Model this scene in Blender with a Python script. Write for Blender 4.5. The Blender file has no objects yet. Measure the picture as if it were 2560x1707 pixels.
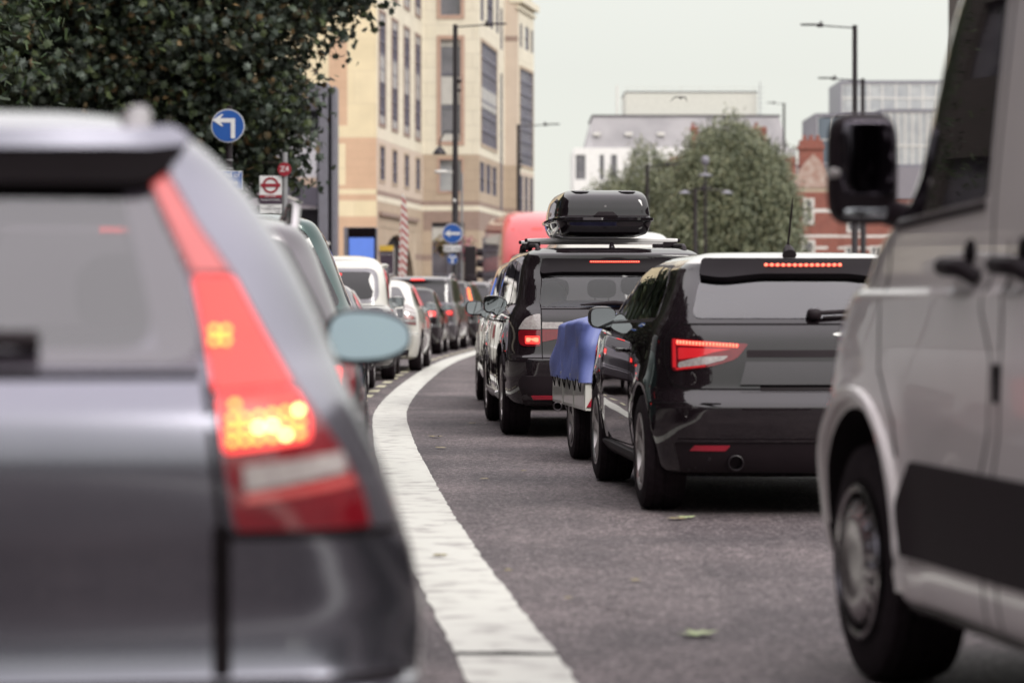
import bpy, bmesh, math, random
from math import sin, cos, pi, radians as R
from mathutils import Vector, Matrix
from mathutils.geometry import delaunay_2d_cdt
random.seed(7)
scene = bpy.context.scene
col = scene.collection

# ------------------------------------------------------------------ camera
FP, HOR, EYE = 7100.0, 750.0, 1.15          # focal length and horizon in photo pixels, eye height
cam_d = bpy.data.cameras.new("camera")
cam = bpy.data.objects.new("camera", cam_d); col.objects.link(cam)
cam.location = (0, 0, EYE); cam.rotation_euler = (R(90), 0, 0)
cam_d.sensor_width = 36; cam_d.lens = FP / 2560 * 36
cam_d.shift_y = -(853.5 - HOR) / 2560
cam_d.clip_start = 0.1; cam_d.clip_end = 2000
cam_d.dof.use_dof = True; cam_d.dof.focus_distance = 21.5; cam_d.dof.aperture_fstop = 2.5
scene.camera = cam

# ------------------------------------------------------------------ sky and sun
w = bpy.data.worlds.new("World"); scene.world = w; w.use_nodes = True
nt = w.node_tree; nt.nodes.clear()
out = nt.nodes.new('ShaderNodeOutputWorld'); bg = nt.nodes.new('ShaderNodeBackground')
sky = nt.nodes.new('ShaderNodeTexSky'); sky.sky_type = 'NISHITA'; sky.sun_disc = False
sky.sun_elevation = R(40); sky.sun_rotation = R(142)
tc = nt.nodes.new('ShaderNodeTexCoord'); sp = nt.nodes.new('ShaderNodeSeparateXYZ')
rp = nt.nodes.new('ShaderNodeValToRGB')
rp.color_ramp.elements[0].position = 0.0; rp.color_ramp.elements[0].color = (.80, .815, .745, 1)
rp.color_ramp.elements[1].position = 1.0; rp.color_ramp.elements[1].color = (1, .94, .985, 1)
e = rp.color_ramp.elements.new(0.12); e.color = (.80, .81, .755, 1)
amp = nt.nodes.new('ShaderNodeMapRange')
amp.inputs['From Min'].default_value = 0.08; amp.inputs['From Max'].default_value = 0.85
amp.inputs['To Min'].default_value = 10.55; amp.inputs['To Max'].default_value = 23.0
nz = nt.nodes.new('ShaderNodeTexNoise'); nz.inputs['Scale'].default_value = 2.2; nz.inputs['Detail'].default_value = 4
nzm = nt.nodes.new('ShaderNodeMapRange'); nzm.inputs['To Min'].default_value = .88; nzm.inputs['To Max'].default_value = 1.1
mul0 = nt.nodes.new('ShaderNodeMath'); mul0.operation = 'MULTIPLY'
vm = nt.nodes.new('ShaderNodeVectorMath'); vm.operation = 'SCALE'
mix = nt.nodes.new('ShaderNodeMixRGB'); mix.inputs[0].default_value = .06
L = nt.links.new
L(tc.outputs['Generated'], sp.inputs[0]); L(tc.outputs['Generated'], nz.inputs['Vector'])
L(sp.outputs['Z'], rp.inputs[0]); L(sp.outputs['Z'], amp.inputs['Value'])
L(nz.outputs[0], nzm.inputs['Value']); L(amp.outputs[0], mul0.inputs[0]); L(nzm.outputs[0], mul0.inputs[1])
L(rp.outputs[0], vm.inputs[0]); L(mul0.outputs[0], vm.inputs['Scale'])
L(vm.outputs[0], mix.inputs[1]); L(sky.outputs[0], mix.inputs[2])
L(mix.outputs[0], bg.inputs[0]); bg.inputs[1].default_value = .105
L(bg.outputs[0], out.inputs[0])
sd = bpy.data.lights.new("sun", 'SUN'); sd.energy = 2.0; sd.angle = R(22); sd.color = (1, .96, .9)
sun = bpy.data.objects.new("sun", sd); col.objects.link(sun)
sun.rotation_euler = (R(50), 0, R(38))
scene.view_settings.view_transform = 'Standard'; scene.view_settings.look = 'None'
scene.view_settings.exposure = 0; scene.view_settings.gamma = 1
scene.cycles.max_bounces = 6; scene.cycles.transparent_max_bounces = 10
scene.cycles.sample_clamp_indirect = 6
scene.cycles.use_denoising = True

# ------------------------------------------------------------------ materials
def mat(name, c, rough=.5, metal=0, coat=0, spec=.5, ior=1.5, noise=None, bump=None, emit=None, es=0, c2=None, nscale=5, lo=.35, hi=.65, island=None, stretch=None, cior=1.5):
    m = bpy.data.materials.new(name); m.use_nodes = True
    t = m.node_tree; b = t.nodes['Principled BSDF']
    b.inputs['Base Color'].default_value = (*c, 1); b.inputs['Roughness'].default_value = rough
    b.inputs['Metallic'].default_value = metal; b.inputs['Coat Weight'].default_value = coat
    b.inputs['Coat Roughness'].default_value = .02; b.inputs['Coat IOR'].default_value = cior; b.inputs['IOR'].default_value = ior
    b.inputs['Specular IOR Level'].default_value = spec
    if emit: b.inputs['Emission Color'].default_value = (*emit, 1); b.inputs['Emission Strength'].default_value = es
    tcn = t.nodes.new('ShaderNodeTexCoord'); vec = tcn.outputs['Object']
    if stretch:
        mp = t.nodes.new('ShaderNodeMapping'); mp.inputs['Scale'].default_value = stretch
        t.links.new(vec, mp.inputs[0]); vec = mp.outputs[0]
    if c2 is None and island is None:
        c2 = tuple(x * .88 for x in c); 
    if island:
        g = t.nodes.new('ShaderNodeNewGeometry'); r = t.nodes.new('ShaderNodeValToRGB')
        els = r.color_ramp.elements
        els[0].color = (*island[0], 1); els[1].color = (*island[-1], 1)
        for i, ic in enumerate(island[1:-1]):
            x = els.new((i + 1) / (len(island) - 1)); x.color = (*ic, 1)
        t.links.new(g.outputs['Random Per Island'], r.inputs[0]); t.links.new(r.outputs[0], b.inputs['Base Color'])
    else:
        n = t.nodes.new('ShaderNodeTexNoise'); n.inputs['Scale'].default_value = nscale; n.inputs['Detail'].default_value = 6
        r = t.nodes.new('ShaderNodeValToRGB'); r.color_ramp.elements[0].position = lo; r.color_ramp.elements[1].position = hi
        r.color_ramp.elements[0].color = (*c, 1); r.color_ramp.elements[1].color = (*c2, 1)
        t.links.new(vec, n.inputs['Vector']); t.links.new(n.outputs[0], r.inputs[0]); t.links.new(r.outputs[0], b.inputs['Base Color'])
    if bump:
        n2 = t.nodes.new('ShaderNodeTexNoise'); n2.inputs['Scale'].default_value = bump[0]; n2.inputs['Detail'].default_value = 5
        bp = t.nodes.new('ShaderNodeBump'); bp.inputs['Strength'].default_value = bump[1]; bp.inputs['Distance'].default_value = bump[2]
        t.links.new(vec, n2.inputs['Vector']); t.links.new(n2.outputs[0], bp.inputs['Height']); t.links.new(bp.outputs[0], b.inputs['Normal'])
    return m
def glass_mat(name, tint, ior=1.6, rough=.01):
    m = bpy.data.materials.new(name); m.use_nodes = True; t = m.node_tree; t.nodes.clear()
    o = t.nodes.new('ShaderNodeOutputMaterial'); mx = t.nodes.new('ShaderNodeMixShader')
    tr = t.nodes.new('ShaderNodeBsdfTransparent'); tr.inputs[0].default_value = (*tint, 1)
    gl = t.nodes.new('ShaderNodeBsdfGlossy'); gl.inputs['Roughness'].default_value = rough
    fr = t.nodes.new('ShaderNodeFresnel'); fr.inputs[0].default_value = ior
    ge = t.nodes.new('ShaderNodeNewGeometry'); iv = t.nodes.new('ShaderNodeMath'); iv.operation = 'SUBTRACT'; iv.inputs[0].default_value = 1; ml = t.nodes.new('ShaderNodeMath'); ml.operation = 'MULTIPLY'
    gl.inputs[0].default_value = (1, 1, 1, 1); t.links.new(ge.outputs['Backfacing'], iv.inputs[1]); t.links.new(fr.outputs[0], ml.inputs[0]); t.links.new(iv.outputs[0], ml.inputs[1])
    t.links.new(ml.outputs[0], mx.inputs[0]); t.links.new(tr.outputs[0], mx.inputs[1]); t.links.new(gl.outputs[0], mx.inputs[2])
    t.links.new(mx.outputs[0], o.inputs[0]); return m
def asphalt_mat():
    m = bpy.data.materials.new("asphalt"); m.use_nodes = True; t = m.node_tree; b = t.nodes['Principled BSDF']; l = t.links.new
    tcn = t.nodes.new('ShaderNodeTexCoord')
    def nse(s, d): n = t.nodes.new('ShaderNodeTexNoise'); n.inputs['Scale'].default_value = s; n.inputs['Detail'].default_value = d; l(tcn.outputs['Object'], n.inputs['Vector']); return n
    vo = t.nodes.new('ShaderNodeTexVoronoi'); vo.inputs['Scale'].default_value = 75; l(tcn.outputs['Object'], vo.inputs['Vector'])
    sx = t.nodes.new('ShaderNodeSeparateColor'); l(vo.outputs['Color'], sx.inputs[0])
    r1 = t.nodes.new('ShaderNodeValToRGB'); e = r1.color_ramp.elements
    e[0].position = .0; e[0].color = (.052, .044, .047, 1); e[1].position = 1; e[1].color = (.31, .28, .275, 1)
    x = e.new(.45); x.color = (.11, .094, .098, 1); x = e.new(.8); x.color = (.16, .138, .141, 1)
    l(sx.outputs[0], r1.inputs[0])
    big = nse(.9, 6); r2 = t.nodes.new('ShaderNodeValToRGB'); e = r2.color_ramp.elements
    e[0].position = .33; e[0].color = (.60, .60, .61, 1); e[1].position = .68; e[1].color = (1.15, 1.12, 1.1, 1); l(big.outputs[0], r2.inputs[0])
    mm = t.nodes.new('ShaderNodeMixRGB'); mm.blend_type = 'MULTIPLY'; mm.inputs[0].default_value = 1; l(r1.outputs[0], mm.inputs[1]); l(r2.outputs[0], mm.inputs[2])
    sm = nse(14, 4); r3 = t.nodes.new('ShaderNodeValToRGB'); e = r3.color_ramp.elements
    e[0].position = .38; e[0].color = (.7, .7, .7, 1); e[1].position = .62; e[1].color = (1.15, 1.15, 1.15, 1); l(sm.outputs[0], r3.inputs[0])
    m2 = t.nodes.new('ShaderNodeMixRGB'); m2.blend_type = 'MULTIPLY'; m2.inputs[0].default_value = .8; l(mm.outputs[0], m2.inputs[1]); l(r3.outputs[0], m2.inputs[2])
    mpp = t.nodes.new('ShaderNodeMapping'); mpp.inputs['Scale'].default_value = (1.6, .06, 1); l(tcn.outputs['Object'], mpp.inputs[0])
    st_ = t.nodes.new('ShaderNodeTexNoise'); st_.inputs['Scale'].default_value = 1.0; st_.inputs['Detail'].default_value = 5; l(mpp.outputs[0], st_.inputs['Vector'])
    r4 = t.nodes.new('ShaderNodeValToRGB'); e = r4.color_ramp.elements; e[0].position = .36; e[0].color = (.78, .77, .79, 1); e[1].position = .62; e[1].color = (1.12, 1.1, 1.1, 1); l(st_.outputs[0], r4.inputs[0])
    m3 = t.nodes.new('ShaderNodeMixRGB'); m3.blend_type = 'MULTIPLY'; m3.inputs[0].default_value = 1; l(m2.outputs[0], m3.inputs[1]); l(r4.outputs[0], m3.inputs[2]); m2 = m3
    l(m2.outputs[0], b.inputs['Base Color']); b.inputs['Roughness'].default_value = .75; b.inputs['Specular IOR Level'].default_value = .3
    bp = t.nodes.new('ShaderNodeBump'); bp.inputs['Strength'].default_value = .7; bp.inputs['Distance'].default_value = .006
    l(vo.outputs['Distance'], bp.inputs['Height']); l(bp.outputs[0], b.inputs['Normal']); return m

ASPH = asphalt_mat()
BLK = (.014, .0095, .012)
M = dict(
    black_paint=mat('black_paint', (.011, .0075, .0095), .25, 0, 1, spec=0, c2=(.013, .009, .011), cior=1.66),
    blue_black=mat('blue_black_paint', (.02, .024, .035), .25, 0, 1, spec=.1),
    grey_paint=mat('grey_paint', (.085, .075, .09), .3, .6, 1),
    silver=mat('silver_paint', (.19, .19, .225), .25, .9, 1, c2=(.18, .18, .215)),
    silver2=mat('pale_silver_paint', (.42, .40, .40), .35, .4, 1),
    darksilver=mat('charcoal_paint', (.10, .09, .10), .3, .6, 1),
    white=mat('white_paint', (.62, .61, .56), .35, 0, 1, c2=(.60, .59, .54)),
    van_paint=mat('van_paint', (.72, .665, .655), .3, .05, 1, c2=(.70, .65, .64)),
    roof_white=mat('pale_roof_paint', (.5, .48, .46), .3, .3, 1),
    green=mat('green_paint', (.012, .05, .045), .3, .3, 1),
    red_bus=mat('bus_red', (.5, .045, .05), .35, 0, 1),
    plastic=mat('black_plastic', (.017, .011, .014), .55, spec=.2, bump=(300, .1, .001)),
    gloss=mat('gloss_black', (.010, .007, .009), .3, 0, 1, spec=0, cior=1.66),
    tyre=mat('tyre_rubber', (.014, .0095, .012), .85, spec=.12, c2=(.021, .015, .018), nscale=30, bump=(60, .3, .003)),
    under=mat('underbody', (.016, .012, .014), .9, spec=.1),
    gap=mat('panel_gap', (.008, .006, .007), .9, spec=.1),
    alloy=mat('alloy', (.42, .39, .39), .3, .9),
    dalloy=mat('dark_alloy', (.18, .16, .17), .35, .9),
    steel=mat('bare_metal', (.5, .48, .48), .25, 1),
    chrome=mat('chrome', (.75, .73, .72), .08, 1),
    mirror=mat('mirror_glass', (.40, .42, .44), .03, 1, c2=(.38, .40, .42)), mirror_blue=mat('blue_mirror_glass', (.30, .375, .41), .04, 1, c2=(.29, .36, .40)),
    dglass=mat('dark_glass', (.012, .009, .012), .03, 0, .6, ior=1.5, spec=.5),
    glass=glass_mat('tinted_glass', (.5, .48, .5), 2.1),
    glassl=glass_mat('light_glass', (.8, .8, .8), 1.65),
    glassd=glass_mat('privacy_glass', (.13, .11, .12), 1.7),
    seat=mat('seat_fabric', (.035, .028, .032), .9, bump=(80, .3, .002)),
    pale_cloth=mat('pale_cloth', (.5, .52, .52), .8), blue_cloth=mat('blue_cloth', (.13, .17, .38), .8),
    red_lens=mat('red_lens', (.19, .008, .014), .12, 0, 1, c2=(.15, .006, .012), nscale=30),
    pink_lens=mat('pink_lens', (.52, .09, .085), .15, 0, 1, emit=(1, .12, .1), es=.12),
    clear_lens=mat('clear_lens', (.42, .39, .37), .15, 0, 1, c2=(.3, .26, .26), nscale=60),
    lit_red=mat('lit_red', (.6, .03, .02), .3, emit=(1, .035, .03), es=1.9),
    lit_hot=mat('lit_hot', (.9, .1, .05), .3, emit=(1, .17, .10), es=2.6),
    lit_dim=mat('lit_dim', (.45, .015, .02), .2, 0, 1, emit=(1, .03, .04), es=.28),
    lit_soft=mat('lit_soft', (.6, .03, .02), .3, emit=(1, .06, .055), es=1.05),
    lit_amber=mat('lit_amber', (.9, .5, .1), .3, emit=(1, .43, .05), es=4.2),
    lit_bulb=mat('lit_bulb', (.9, .8, .5), .3, emit=(1, .72, .22), es=10),
    reflector=mat('red_reflector', (.33, .012, .03), .3, 0, .6, emit=(1, .02, .05), es=.02),
    linepaint=mat('line_paint', (.52, .52, .475), .75, c2=(.30, .285, .27), nscale=5.5, lo=.50, hi=.70, bump=(90, .5, .004)),
    yelpaint=mat('dash_paint', (.55, .52, .36), .8, c2=(.3, .28, .2), nscale=8),
    pave=mat('paving', (.2, .18, .17), .85, c2=(.15, .135, .13), nscale=2),
    kerb=mat('kerb_stone', (.27, .25, .24), .8, bump=(30, .4, .01)),
    pole=mat('pole_black', (.016, .011, .014), .4, spec=.4),
    galv=mat('galvanised', (.3, .3, .31), .5, .5),
)
M['tarp'] = mat('tarpaulin_blue', (.135, .17, .42), .45, c2=(.095, .12, .32), nscale=5, bump=(140, .35, .003))
M['dmirror'] = mat('dark_mirror', (.11, .10, .12), .05, 1)
M['grey_trim'] = mat('grey_trim', (.2, .19, .21), .3, .2, 1)
M['lit_amber2'] = mat('lit_amber_soft', (.8, .2, .05), .3, emit=(1, .13, .02), es=1.6)
M['pinkish'] = mat('pale_red_lens', (.35, .12, .11), .2, 0, 1)
M['bus_dark'] = mat('bus_grille', (.10, .015, .02), .6)
M['spoil'] = mat('spoiler_black', (.012, .009, .011), .45, spec=.12)
M['rail_grey'] = mat('rail_grey', (.26, .24, .25), .45, .2)
M['bar_silver'] = mat('bar_silver', (.80, .78, .77), .3, .1)
M['frit'] = mat('window_border', (.13, .115, .14), .3)
M['leaf_dry'] = mat('dry_leaf', (.28, .25, .14), .7, c2=(.2, .15, .07)); M['leaf_pale'] = mat('pale_leaf', (.40, .46, .24), .6, c2=(.33, .4, .2))
# ------------------------------------------------------------------ object helpers
def tag(o, label=None, cat=None, group=None, kind=None):
    if label: o['label'] = label
    if cat: o['category'] = cat
    if group: o['group'] = group
    if kind: o['kind'] = kind
    return o
def empty(name, loc=(0, 0, 0), heading=0, label=None, cat=None, group=None):
    o = bpy.data.objects.new(name, None); col.objects.link(o); o.empty_display_size = .2
    o.location = loc; o.rotation_euler = (0, 0, R(-heading)); return tag(o, label, cat, group)
class MB:
    def __init__(s): s.v = []; s.f = []; s.m = []
    def add(s, vs, fs, mi=0):
        n = len(s.v); s.v += [tuple(x) for x in vs]; s.f += [tuple(i + n for i in f) for f in fs]; s.m += [mi] * len(fs); return s
    def box(s, a, b, mi=0, M4=None):
        x0, y0, z0 = a; x1, y1, z1 = b
        vs = [(x0, y0, z0), (x1, y0, z0), (x1, y1, z0), (x0, y1, z0), (x0, y0, z1), (x1, y0, z1), (x1, y1, z1), (x0, y1, z1)]
        if M4: vs = [M4 @ Vector(v) for v in vs]
        return s.add(vs, [(0, 3, 2, 1), (4, 5, 6, 7), (0, 1, 5, 4), (1, 2, 6, 5), (2, 3, 7, 6), (3, 0, 4, 7)], mi)
    def tube(s, pts, r, n=10, mi=0, flat=None):
        pts = [Vector(p) for p in pts]; rs = r if isinstance(r, (list, tuple)) else [r] * len(pts)
        rings = []
        t0 = (pts[1] - pts[0]).normalized(); up = Vector((0, 0, 1)) if abs(t0.z) < .9 else Vector((0, 1, 0))
        for i, p in enumerate(pts):
            t = ((pts[min(i + 1, len(pts) - 1)] - pts[max(i - 1, 0)])).normalized()
            a = t.cross(up); a = a.normalized() if a.length > 1e-5 else Vector((1, 0, 0)); b = a.cross(t).normalized()
            rings.append([p + a * (rs[i] * cos(2 * pi * k / n)) + b * ((flat or 1) * rs[i] * sin(2 * pi * k / n)) for k in range(n)])
        vs = [v for rg in rings for v in rg]; fs = []
        for i in range(len(pts) - 1):
            for k in range(n): fs.append((i * n + k, i * n + (k + 1) % n, (i + 1) * n + (k + 1) % n, (i + 1) * n + k))
        fs.append(tuple(range(n))[::-1]); fs.append(tuple((len(pts) - 1) * n + k for k in range(n)))
        return s.add(vs, fs, mi)
    def lathe(s, prof, n=32, axis='z', mi=0, c=(0, 0, 0)):
        vs = []; 
        for (r, h) in prof:
            for k in range(n):
                a = 2 * pi * k / n; p = (r * cos(a), r * sin(a), h)
                if axis == 'x': p = (h, r * cos(a), r * sin(a))
                if axis == 'y': p = (r * cos(a), h, r * sin(a))
                vs.append((p[0] + c[0], p[1] + c[1], p[2] + c[2]))
        fs = []
        for i in range(len(prof) - 1):
            for k in range(n): fs.append((i * n + k, i * n + (k + 1) % n, (i + 1) * n + (k + 1) % n, (i + 1) * n + k))
        return s.add(vs, fs, mi)
    def prism(s, poly, y0, y1, mi=0, axis='y'):
        n = len(poly)
        def P(a, b, h): return (a, h, b) if axis == 'y' else ((h, a, b) if axis == 'x' else (a, b, h))
        vs = [P(a, b, y0) for a, b in poly] + [P(a, b, y1) for a, b in poly]
        fs = [tuple(range(n)), tuple(range(2 * n - 1, n - 1, -1))] + [(i, i + n, (i + 1) % n + n, (i + 1) % n) for i in range(n)]
        return s.add(vs, fs, mi)
    def ellip(s, c, r, e1=1, e2=1, n=20, mi=0, M4=None):
        sg = lambda x, e: math.copysign(abs(x) ** e, x)
        vs = []; fs = []; h = n // 2
        for i in range(h + 1):
            ph = -pi / 2 + pi * i / h
            for k in range(n):
                th = 2 * pi * k / n
                p = Vector((c[0] + r[0] * sg(cos(ph), e1) * sg(cos(th), e2), c[1] + r[1] * sg(cos(ph), e1) * sg(sin(th), e2), c[2] + r[2] * sg(sin(ph), e1)))
                vs.append(M4 @ p if M4 else p)
        for i in range(h):
            for k in range(n): fs.append((i * n + k, i * n + (k + 1) % n, (i + 1) * n + (k + 1) % n, (i + 1) * n + k))
        return s.add(vs, fs, mi)
    def build(s, name, mats, parent=None, smooth=None, fix=True, bevel=0):
        me = bpy.data.meshes.new(name); me.from_pydata(s.v, [], s.f)
        if not isinstance(mats, (list, tuple)): mats = [mats]
        for m in mats: me.materials.append(M[m] if isinstance(m, str) else m)
        if len(mats) > 1: me.polygons.foreach_set('material_index', s.m)
        me.update()
        if fix:
            bm = bmesh.new(); bm.from_mesh(me); bmesh.ops.remove_doubles(bm, verts=bm.verts, dist=1e-5)
            bmesh.ops.recalc_face_normals(bm, faces=bm.faces); bm.to_mesh(me); bm.free()
        if smooth is not None:
            me.polygons.foreach_set('use_smooth', [True] * len(me.polygons))
            if smooth < 180: me.set_sharp_from_angle(angle=R(smooth))
        o = bpy.data.objects.new(name, me); col.objects.link(o)
        if parent: o.parent = parent
        if bevel:
            b = o.modifiers.new('bevel', 'BEVEL'); b.width = bevel; b.segments = 2; b.limit_method = 'ANGLE'; b.angle_limit = R(40)
        return o
def text(name, body, size, m, parent, loc, rot=(R(90), 0, 0), ext=.003, align='CENTER', sx=1):
    cu = bpy.data.curves.new(name, 'FONT'); cu.body = body; cu.size = size; cu.extrude = ext
    cu.align_x = align; cu.align_y = 'CENTER'; cu.materials.append(M[m] if isinstance(m, str) else m)
    t_ = bpy.data.objects.new(name, cu); col.objects.link(t_); dg = bpy.context.evaluated_depsgraph_get(); me = bpy.data.meshes.new_from_object(t_.evaluated_get(dg)); bpy.data.objects.remove(t_)
    o = bpy.data.objects.new(name, me); col.objects.link(o); o.parent = parent; o.location = loc; o.rotation_euler = rot; o.scale = (sx, 1, 1)
    return o
def copy_tree(o, parent=None):
    c = o.copy(); col.objects.link(c); c.parent = parent
    for ch in list(o.children): copy_tree(ch, c)
    return c
def X(px, d): return (px - 1280) / FP * d
def Z(py, d): return EYE - (py - HOR) / FP * d

# ------------------------------------------------------------------ lofted bodies: rows of (z, half width, rear y, front y, rear corner, front corner, rear crown)
def pchip(ys):
    n = len(ys); d = [ys[i + 1] - ys[i] for i in range(n - 1)]; m = [0] * n
    m[0] = d[0]; m[-1] = d[-1]
    for i in range(1, n - 1): m[i] = 0 if d[i - 1] * d[i] <= 0 else 2 * d[i - 1] * d[i] / (d[i - 1] + d[i])
    def f(t):
        t = max(0, min(n - 1, t)); i = min(int(t), n - 2); u = t - i
        return (2 * u**3 - 3 * u**2 + 1) * ys[i] + (u**3 - 2 * u**2 + u) * m[i] + (-2 * u**3 + 3 * u**2) * ys[i + 1] + (u**3 - u**2) * m[i + 1]
    return f
class Surf:
    def __init__(s, rows, tap=.05, flare=None, bulge=0):
        s.rows = rows; s.n = len(rows); s.fn = [pchip([r[k] for r in rows]) for k in range(7)]
        s.y0 = min(r[2] for r in rows); s.y1 = max(r[3] for r in rows); s.mid = (s.y0 + s.y1) / 2; s.hl = (s.y1 - s.y0) / 2
        s.tap = tap; s.flare = flare or []; s.bulge = bulge
        s.tab = [(s.fn[0](i * (s.n - 1) / 600), i * (s.n - 1) / 600) for i in range(601)]
    def row(s, v, shrink=0):
        r = [f(v) for f in s.fn]
        if shrink: r[1] = max(.01, r[1] - shrink); r[2] += shrink; r[3] -= shrink; r[4] = max(.02, r[4] - shrink * .5); r[5] = max(.02, r[5] - shrink * .5)
        r[4] = min(r[4], r[1] * .98); r[5] = min(r[5], r[1] * .98)
        return r
    def vz(s, z):
        t = s.tab
        if z <= t[0][0]: return 0
        lo, hi = 0, 600
        while hi - lo > 1:
            mid = (lo + hi) // 2
            if t[mid][0] <= z: lo = mid
            else: hi = mid
        a, b = t[lo], t[hi]; return a[1] + (b[1] - a[1]) * ((z - a[0]) / max(1e-9, b[0] - a[0])) if z < b[0] else b[1]
    def dfm(s, x, y, z):
        t = abs((y - s.mid) / s.hl); k = 1 - s.tap * t ** 2.6
        x *= k
        for (wy, wz, rad, amt) in s.flare:
            dd = math.hypot(y - wy, z - wz) - rad
            if abs(x) > .4: x += math.copysign(amt * math.exp(-(dd / .07) ** 2), x)
        return (x, y, z)
    def R(s, q, z, off=0, v=None):
        if v is None: v = s.vz(z)
        zz, hw, yr, yf, rr, rf, cr = s.row(v); sg = 1 if q >= 0 else -1; q = abs(q); xr = hw - rr
        c = cr * (xr / hw) ** 2
        if q <= xr: x, y = q, yr + cr * (q / hw) ** 2
        elif q <= xr + rr * pi / 2:
            th = (q - xr) / rr; x = xr + rr * sin(th); y = yr + c + rr * (1 - cos(th))
        else: x = hw; y = yr + c + rr + (q - xr - rr * pi / 2)
        return Vector(s.dfm(sg * x, y, z))
    def S(s, y, z, sg=1):
        v = s.vz(z); zz, hw, yr, yf, rr, rf, cr = s.row(v); xr = hw - rr; c = cr * (xr / hw) ** 2; x = hw
        a = y - yr - c
        if a < rr: x = xr + rr * math.sqrt(max(0, 1 - (1 - max(a, 0) / rr) ** 2))
        b = yf - y
        if b < rf: x = min(x, hw - rf + rf * math.sqrt(max(0, 1 - (1 - max(b, 0) / rf) ** 2)))
        return Vector(s.dfm(sg * x, y, z))
    def F(s, x, z):
        v = s.vz(z); zz, hw, yr, yf, rr, rf, cr = s.row(v); ax = abs(x); y = yf
        if ax > hw - rf: y = yf - rf + rf * math.sqrt(max(0, 1 - min(1, (ax - hw + rf) / rf) ** 2))
        return Vector(s.dfm(x, y, z))
    def fn2(s, kind, sg=1):
        if kind == 'r': return lambda a, b: s.R(a * sg, b)
        if kind == 's': return lambda a, b: s.S(a, b, sg)
        if kind == 'f': return lambda a, b: s.F(a * sg, b)
    def mesh(s, nv=90, shrink=0, z0=None, z1=None, ns=36):
        V0 = s.vz(z0) if z0 is not None else 0; V1 = s.vz(z1) if z1 is not None else s.n - 1
        rings = []
        for i in range(nv + 1):
            v = V0 + (V1 - V0) * i / nv; z, hw, yr, yf, rr, rf, cr = s.row(v, shrink); xr = hw - rr; xf = hw - rf; c = cr * (xr / hw) ** 2
            h = []
            for k in range(10): q = xr * k / 10; h.append((q, yr + cr * (q / hw) ** 2))
            for k in range(9): th = pi / 2 * k / 9; h.append((xr + rr * sin(th), yr + c + rr * (1 - cos(th))))
            ya = yr + c + rr; yb = yf - rf
            if yb < ya + .02: m_ = (ya + yb) / 2; ya, yb = m_ - .01, m_ + .01
            for k in range(ns): h.append((hw, ya + (yb - ya) * k / ns))
            for k in range(9): th = pi / 2 * k / 9; h.append((xf + rf * cos(th), yb + rf * sin(th)))
            for k in range(10): h.append((xf * (1 - k / 10), yb + rf))
            h.append((0, yb + rf))
            ring = h + [(-x, y) for x, y in h[-2:0:-1]]
            rings.append([s.dfm(x, y, z) for x, y in ring])
        n = len(rings[0]); m = MB(); vs = [p for r_ in rings for p in r_]; fs = []
        for i in range(nv):
            for k in range(n): fs.append((i * n + k, i * n + (k + 1) % n, (i + 1) * n + (k + 1) % n, (i + 1) * n + k))
        fs.append(tuple(range(n))[::-1]); fs.append(tuple(nv * n + k for k in range(n)))
        m.add(vs, fs); return m
def nrm(f, a, b, e=.004):
    p = f(a, b); u = f(a + e, b) - f(a - e, b); v = f(a, b + e) - f(a, b - e); n = u.cross(v)
    if n.length < 1e-12: return Vector((0, -1, 0))
    return n.normalized()
def rpoly(pts, r=.03, n=5):
    """round the corners of a polygon; a point may carry its own radius"""
    out = []; N = len(pts)
    for i in range(N):
        p = Vector(pts[i][:2]); rr = pts[i][2] if len(pts[i]) > 2 else r
        a = Vector(pts[i - 1][:2]); b = Vector(pts[(i + 1) % N][:2]); u = a - p; v = b - p
        k = min(rr, u.length * .48, v.length * .48)
        if k < 1e-4: out.append(tuple(p)); continue
        p0 = p + u.normalized() * k; p2 = p + v.normalized() * k
        for j in range(n + 1):
            t = j / n; out.append(tuple(p0 * (1 - t) ** 2 + p * 2 * t * (1 - t) + p2 * t * t))
    return out
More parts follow.
